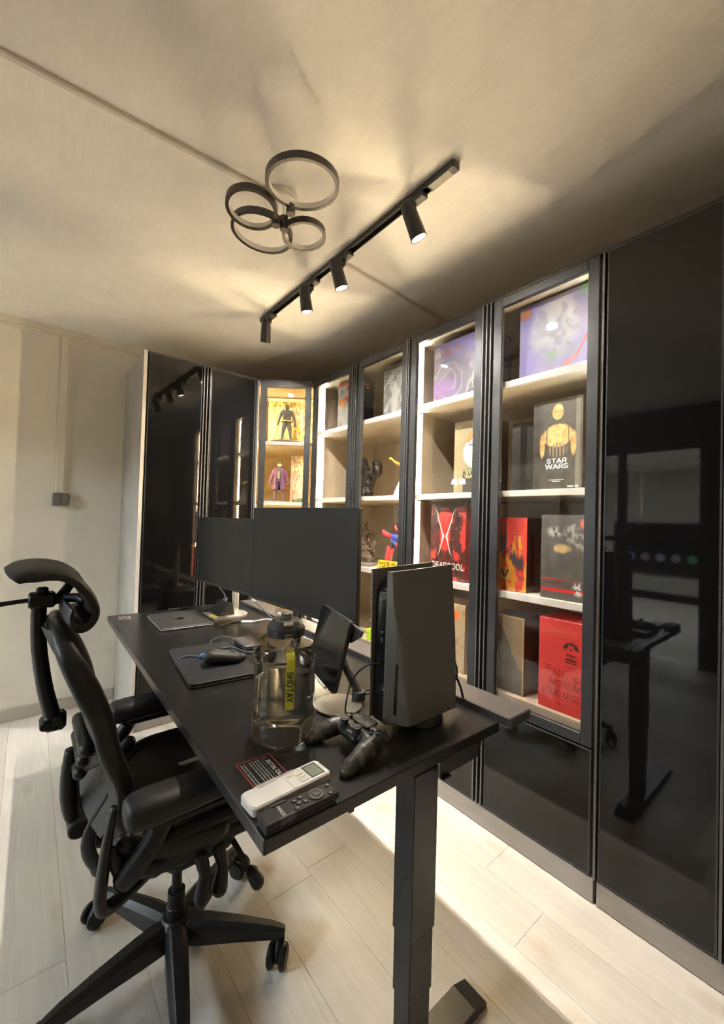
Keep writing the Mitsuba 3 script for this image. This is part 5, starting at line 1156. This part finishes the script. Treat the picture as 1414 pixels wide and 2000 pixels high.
# golden relief panel behind the dark figurine
def p_gold(p, n, uv):
    u, v = uv.x, uv.y
    a = voronoi(u * 9, v * 3.2); b_ = fbm(u * 40, v * 60, 2.0, 2)
    g = smoothstep(.42, .52, fbm(u * 30, v * 12, 4.0, 3)) ; bars = smoothstep(.02, .10, a[1] - a[0])
    c = mix((0.20, 0.13, 0.05), (0.66, 0.46, 0.15), g * bars)
    c = mix(c, (0.78, 0.64, 0.34), band(dr.abs(u - .28), -1, .016, .006) + band(dr.abs(u - .72), -1, .018, .006))
    return mix(c, (0.50, 0.48, 0.42), band(u, .36, .52, .02) * smoothstep(.75, .45, v) * b_ * 1.2)
pr('print_gold', p_gold, .4)
k = thing('backdrop_panel', 'golden patterned backdrop panel behind the dark figurine in the corner cabinet', 'panel')
o = on_corner(.005, .33, 1.9635)
put('board', xf(cbox(0, .39, 0, .008, 0, .385, .001), frame(o, ed, nd, (0, 0, 1))), 'carton_kraft', k, smooth=False)
m, uv = panel(o - nd * .0008, ed, (0, 0, 1), .39, .385); put('print', m, 'print_gold', k, smooth=False, uv=uv)
put('header', xf(cbox(-.005, .395, -.014, .008, .386, .412, .001), frame(o, ed, nd, (0, 0, 1))), 'shelf_edge', k, smooth=False)
hF = .300
k = thing('figurine', 'dark athletic figurine with a tan belt on a rough base in the corner cabinet', 'figurine')
Mf = fig_M(.19, .145, 1.978)
put('body', xf(body(figure_bones(hF, .12), .005, 4), Mf), 'figure_dark', k, smooth=True)
put('belt', xf(lathe([(.0330, .158), (.0345, .161), (.0345, .168), (.0330, .171)], (0, 0, 0), 28).apply_transform(np.diag([1.0, 1.42, 1, 1])), Mf), 'figure_belt', k, label='tan belt')
rk = trimesh.creation.icosphere(3, .1); v = rk.vertices * np.array([.085, .135, .016]) / .1; v += (meshkit.fbm(v * 60, 3)[:, None] - .5) * .010; rk.vertices = v
put('base', xf(rk, Mf @ Tr(0, 0, -.002)), 'figure_base', k, smooth=True)
k = thing('figurine', 'figurine in a long plum coat and violet trousers, corner cabinet', 'figurine')
Mf = fig_M(.145, .140, 1.508)
put('body', xf(body(figure_bones(.305, .10), .005, 4), Mf), 'trouser_violet', k, smooth=True)
coat = [np.c_[a * np.cos(ang_), b_ * np.sin(ang_), np.full(len(ang_), z)] for ang_ in [np.linspace(.35 + math.pi, 2 * math.pi - .35 + math.pi, 40)] for z, a, b_ in ((.09, .036, .056), (.13, .034, .052), (.17, .030, .044), (.205, .030, .044), (.235, .026, .050), (.250, .018, .040))]
m = loft(coat, cap=False, closed=False); mi_ = m.copy(); mi_.vertices = mi_.vertices * np.array([.94, .94, 1]); mi_.invert()
put('coat', xf(cat(m, mi_), Mf), 'coat_plum', k, smooth=True, label='long plum coat')
for s in (-1, 1): put('sleeve', xf(body([((0, .036 * s, .242), .0165, (.003, .058 * s, .195), .0125), ((.003, .058 * s, .195), .0120, (-.008, .066 * s, .155), .0105)], .005, 3), Mf), 'coat_plum', k, smooth=True)
put('waistcoat', xf(body([((-.012, 0, .225), .014, (-.013, 0, .18), .013)], .004, 2), Mf), 'vest_green', k, smooth=True)
put('head', xf(body([((-.002, 0, .281), .0185, (.001, 0, .287), .0188)], .003, 2), Mf), 'skin', k, smooth=True)
put('hair', xf(body([((.003, 0, .293), .0200, (.007, 0, .282), .0195), ((.008, .010, .276), .010, (.008, -.010, .276), .010)], .003, 2), Mf), 'hair_dark', k, smooth=True)
put('base', xf(cbox(-.045, .045, -.085, .085, -.007, .004, .003), Mf), 'figure_base', k, smooth=False)
mat('salmon', (0.50, 0.24, 0.16), .5); mat('pink_wall', (0.52, 0.36, 0.30), .6)
def p_salmon(p, n, uv):
    u, v = uv.x, uv.y
    c = mix((0.42, 0.22, 0.14), (0.55, 0.38, 0.30), fbm(u * 6, v * 9, 2.0, 3))
    c = mix(c, (0.60, 0.42, 0.14), smoothstep(.50, .6, fbm(u * 12, v * 10, 5.0, 3)) * smoothstep(.55, .65, v))
    c = mix(c, (0.22, 0.15, 0.10), smoothstep(.62, .7, fbm(u * 8, v * 14, 7.0, 2)) * .8)
    return mix(c, (0.09, 0.16, 0.07), blob2(u, v, .6, .06, .3, .03, .3))
pr('print_salmon', p_salmon, .5)
k = thing('diorama_box', 'salmon-coloured open box with an arched front beside the plum-coated figurine', 'box')
Mc = frame(on_corner(.232, .16, 1.5015), ed, nd, (0, 0, 1))
put('carton', xf(cbox(0, .14, .008, .12, 0, .375, .002), Mc), 'pink_wall', k, smooth=False)
m, uv = panel((0, .0072, .001), (1, 0, 0), (0, 0, 1), .14, .373); put('front_print', xf(m, Mc), 'print_salmon', k, smooth=False, uv=uv)
arch = [(0, 0), (.02, 0), (.02, .10), (.03, .16), (.05, .20), (.05, .225), (.02, .235), (0, .225)]
put('arched_side', xf(prism(arch, .010, frame((0, .006, 0), (1, 0, 0), (0, 0, 1))), Mc), 'salmon', k, smooth=False)
put('arch_edge', xf(tube([(.020, -.006, .10), (.030, -.006, .16), (.046, -.006, .20)], .004, 8), Mc), 'shelf_edge', k, smooth=True)
mat('leaf_green', (0.06, 0.12, 0.05), .6)
put('planting', xf(cat(*[xf(trimesh.creation.icosphere(2, .012), Tr(.03 + .02 * i, -.01, .012)) for i in range(5)]), Mc), 'leaf_green', k, smooth=True)
# far cabinet, second shelf: draped black sculpture; white rock with a golden diver
mat('bronze_black', (0.017, 0.015, 0.014), .28, .5, .2)
k = thing('sculpture', 'black draped sculpture with a raised rounded block, on the second shelf of the far cabinet', 'sculpture')
Y0 = 2.19; S1 = lambda y, z, x=1.85: (x, Y0 + y, 1.5315 + z)
g = body([(S1(.07, .02), .040, S1(.065, .20), .034), (S1(.065, .20), .036, S1(.08, .268), .030), (S1(.02, .03), .036, S1(.03, .20), .026), (S1(.03, .17), .024, S1(-.045, .175), .022), (S1(-.045, .14), .018, S1(-.055, .235), .038), (S1(-.062, .225), .040, S1(-.066, .18), .040), (S1(.0, .06), .02, S1(-.05, .15), .018), (S1(.11, .02), .03, S1(.10, .24), .026)], .008, 3)
v = g.vertices; v += (meshkit.fbm(v * 28, 3)[:, None] - .5) * .016; g.vertices = v
put('drapery', g, 'bronze_black', k, smooth=25)
put('plinth', cbox(1.79, 1.91, Y0 - .0, Y0 + .14, 1.5312, 1.548, .004), 'bronze_black', k, smooth=False)
mat('rock_white', (0.60, 0.56, 0.48), .6); mat('gold_paint', (0.62, 0.40, 0.06), .3, .5, .5)
k = thing('ornament', 'white rock ornament with a small golden diver above it, near the middle door frame', 'ornament')
cone = lathe([(.0, 0), (.070, 0), (.064, .012), (.050, .050), (.030, .095), (.022, .125), (.0, .132)], (0, 0, 0), 18)
v = cone.vertices; v += (meshkit.fbm(v * 45, 3)[:, None] - .5) * .016; v[:, 2] = np.maximum(v[:, 2], 0); cone.vertices = v
put('rock', xf(cone, Tr(1.755, 1.755, 1.5315)), 'rock_white', k, smooth=20)
put('post', cyl((1.755, 1.735, 1.64), (1.755, 1.742, 1.735), .005, 10), 'gold_paint', k)
put('diver', body([((1.755, 1.745, 1.735), .013, (1.755, 1.80, 1.728), .012), ((1.755, 1.80, 1.728), .012, (1.755, 1.845, 1.745), .008), ((1.755, 1.845, 1.745), .007, (1.755, 1.875, 1.768), .006), ((1.755, 1.745, 1.735), .012, (1.755, 1.715, 1.722), .009), ((1.755, 1.76, 1.74), .008, (1.755, 1.79, 1.765), .006), ((1.755, 1.875, 1.768), .010, (1.755, 1.888, 1.772), .009)], .005, 3), 'gold_paint', k, smooth=True, label='small golden figure')
# third shelf: helmsman with a ship's wheel, booklet, red and blue ribbon sculpture with yellow letters
mat('driftwood', (0.13, 0.095, 0.065), .6); mat('slate', (0.12, 0.115, 0.11), .6)
k = thing('sculpture', "brown rocky sculpture with a spoked ship's wheel, on the third shelf of the far cabinet", 'sculpture')
S2 = lambda y, z, x=1.86: (x, 2.20 + y, 1.0755 + z)
g = body([(S2(.05, .02), .055, S2(.04, .14), .040), (S2(.04, .14), .040, S2(.055, .24), .030), (S2(.055, .27), .026, S2(.05, .29), .026), (S2(.04, .21), .022, S2(-.04, .215), .014), (S2(.08, .05), .05, S2(.11, .18), .03), (S2(-.02, .02), .03, S2(.02, .12), .03)], .008, 3)
v = g.vertices; v += (meshkit.fbm(v * 40, 3)[:, None] - .5) * .022; g.vertices = v
put('rock_figure', g, 'driftwood', k, smooth=20)
wc_ = np.array(S2(-.035, .165, 1.84)); pts = [wc_ + .062 * np.array([0, math.cos(t), math.sin(t)]) for t in np.linspace(0, 2 * math.pi, 40)]
w_ = put('wheel', cat(tube(pts, .0075, 8, sm=False), cyl(wc_ - (.008, 0, 0), wc_ + (.008, 0, 0), .014, 18)), 'driftwood', k, label="wheel rim")
for i in range(8):
    t = i * math.pi / 4 + .2; d_ = np.array([0, math.cos(t), math.sin(t)]); put('spoke', tube([wc_ + d_ * .01, wc_ + d_ * .06, wc_ + d_ * .092], [.0045, .004, .005], 6, sm=False), 'driftwood', w_)
put('base', cbox(1.80, 1.92, 2.13, 2.33, 1.0752, 1.087, .003), 'slate', k, smooth=False)
solo('booklet', xf(cbox(-.06, .06, -.08, .08, 0, .010, .002), Tr(1.765, 2.14, 1.0757) @ Rz(20)), 'carton_grey', 'thin grey booklet lying in front of the rocky sculpture', 'booklet')
mat('ribbon_red', (0.55, 0.04, 0.05), .4); mat('ribbon_blue', (0.05, 0.07, 0.34), .4); mat('letter_yellow', (0.75, 0.58, 0.03), .5)
k = thing('sculpture', 'red and blue twisted sculpture standing on big yellow letters, third shelf', 'sculpture')
S3 = lambda y, z, x=1.735: (x, 1.78 + y, 1.0755 + z)
def ribbon(pts, r, m): put('ribbon', tube([S3(*p) for p in pts], r, 10, n=30, sx=.7), m, k, smooth=True)
ribbon([(.135, .245, 1.735), (.115, .222), (.075, .210), (.045, .205)], [.008, .016, .015, .014], 'ribbon_red'); ribbon([(.05, .206), (.02, .202), (-.02, .190)], [.015, .020, .018], 'ribbon_blue')
ribbon([(.045, .198), (.03, .170), (.012, .160)], [.013, .015, .013], 'ribbon_blue'); ribbon([(.015, .160), (-.015, .145), (-.022, .115)], [.013, .013, .009], 'ribbon_red'); ribbon([(.03, .275, 1.74), (.012, .250), (-.02, .242)], [.009, .013, .012], 'ribbon_red')
ribbon([(.085, .06), (.078, .10), (.085, .145)], [.024, .020, .010], 'ribbon_red'); ribbon([(.06, .055), (.055, .10), (.035, .13)], [.020, .016, .008], 'ribbon_red')
put('support', tube([S3(.04, .05), S3(.045, .15), S3(.03, .30)], .004, 6), 'carton_black', k, smooth=True)
lt = meshkit.text_mesh('SPIDER-MAN', .055, .014, True); lt.apply_transform(np.diag([.30 / lt.extents[0], 1, 1, 1])); lt.apply_translation((-lt.bounds[0][0], -lt.bounds[0][1], 0))
put('lettering', xf(lt, frame((1.706, 1.905, 1.0760), EXB, EYB, (-1, 0, 0))), 'letter_yellow', k, smooth=False, label='yellow SPIDER-MAN letters')
put('base', cbox(1.712, 1.80, 1.665, 1.885, 1.0755, 1.118, .004), 'slate', k, smooth=False)
# bottom shelf of the far cabinet: driftwood pyramid and lime box
k = thing('ornament', 'brown and cream driftwood pyramid on the bottom shelf of the far cabinet', 'ornament')
mat('cream', (0.50, 0.42, 0.32), .6)
r_ = random.Random(5)
sticks, creams = [], []
for i in range(26):
    t = r_.random() * 2 * math.pi; z = r_.random() ** 1.2 * .30; R_ = .085 * (1 - z / .36)
    p0 = np.array([1.80 + R_ * math.cos(t), 1.985 + R_ * math.sin(t), .63 + z]); p1 = p0 + np.array([r_.uniform(-.03, .03), r_.uniform(-.03, .03), r_.uniform(.02, .07)])
    (creams if i % 4 == 0 else sticks).append(tube([p0, (p0 + p1) / 2 + .006, p1], [.012, .011, .006], 7, n=8))
core_ = lathe([(0, 0), (.08, 0), (.02, .28), (0, .32)], (1.80, 1.985, .6255), 20)
put('core', core_, 'driftwood', k); put('sticks', cat(*sticks), 'driftwood', k, smooth=True); put('pale_sticks', cat(*creams), 'cream', k, smooth=True)
mat('lime', (0.45, 0.66, 0.02), .5)
k = thing('gift_box', 'small lime-green box on the bottom shelf of the far cabinet', 'box')
put('carton', xf(cbox(-.05, .05, -.06, .06, 0, .05, .002), Tr(1.735, 1.93, .6255) @ Rz(12)), 'lime', k, smooth=False); put('lid', xf(cbox(-.053, .053, -.063, .063, .050, .066, .002), Tr(1.735, 1.93, .6255) @ Rz(12)), 'lime', k, smooth=False)
put('ribbon', xf(cat(cbox(-.0535, .0535, -.006, .006, .0505, .0672, .0005), cbox(-.0505, .0505, -.006, .006, .0, .0502, .0005)), Tr(1.735, 1.93, .6255) @ Rz(12)), 'figure_base', k, smooth=False)
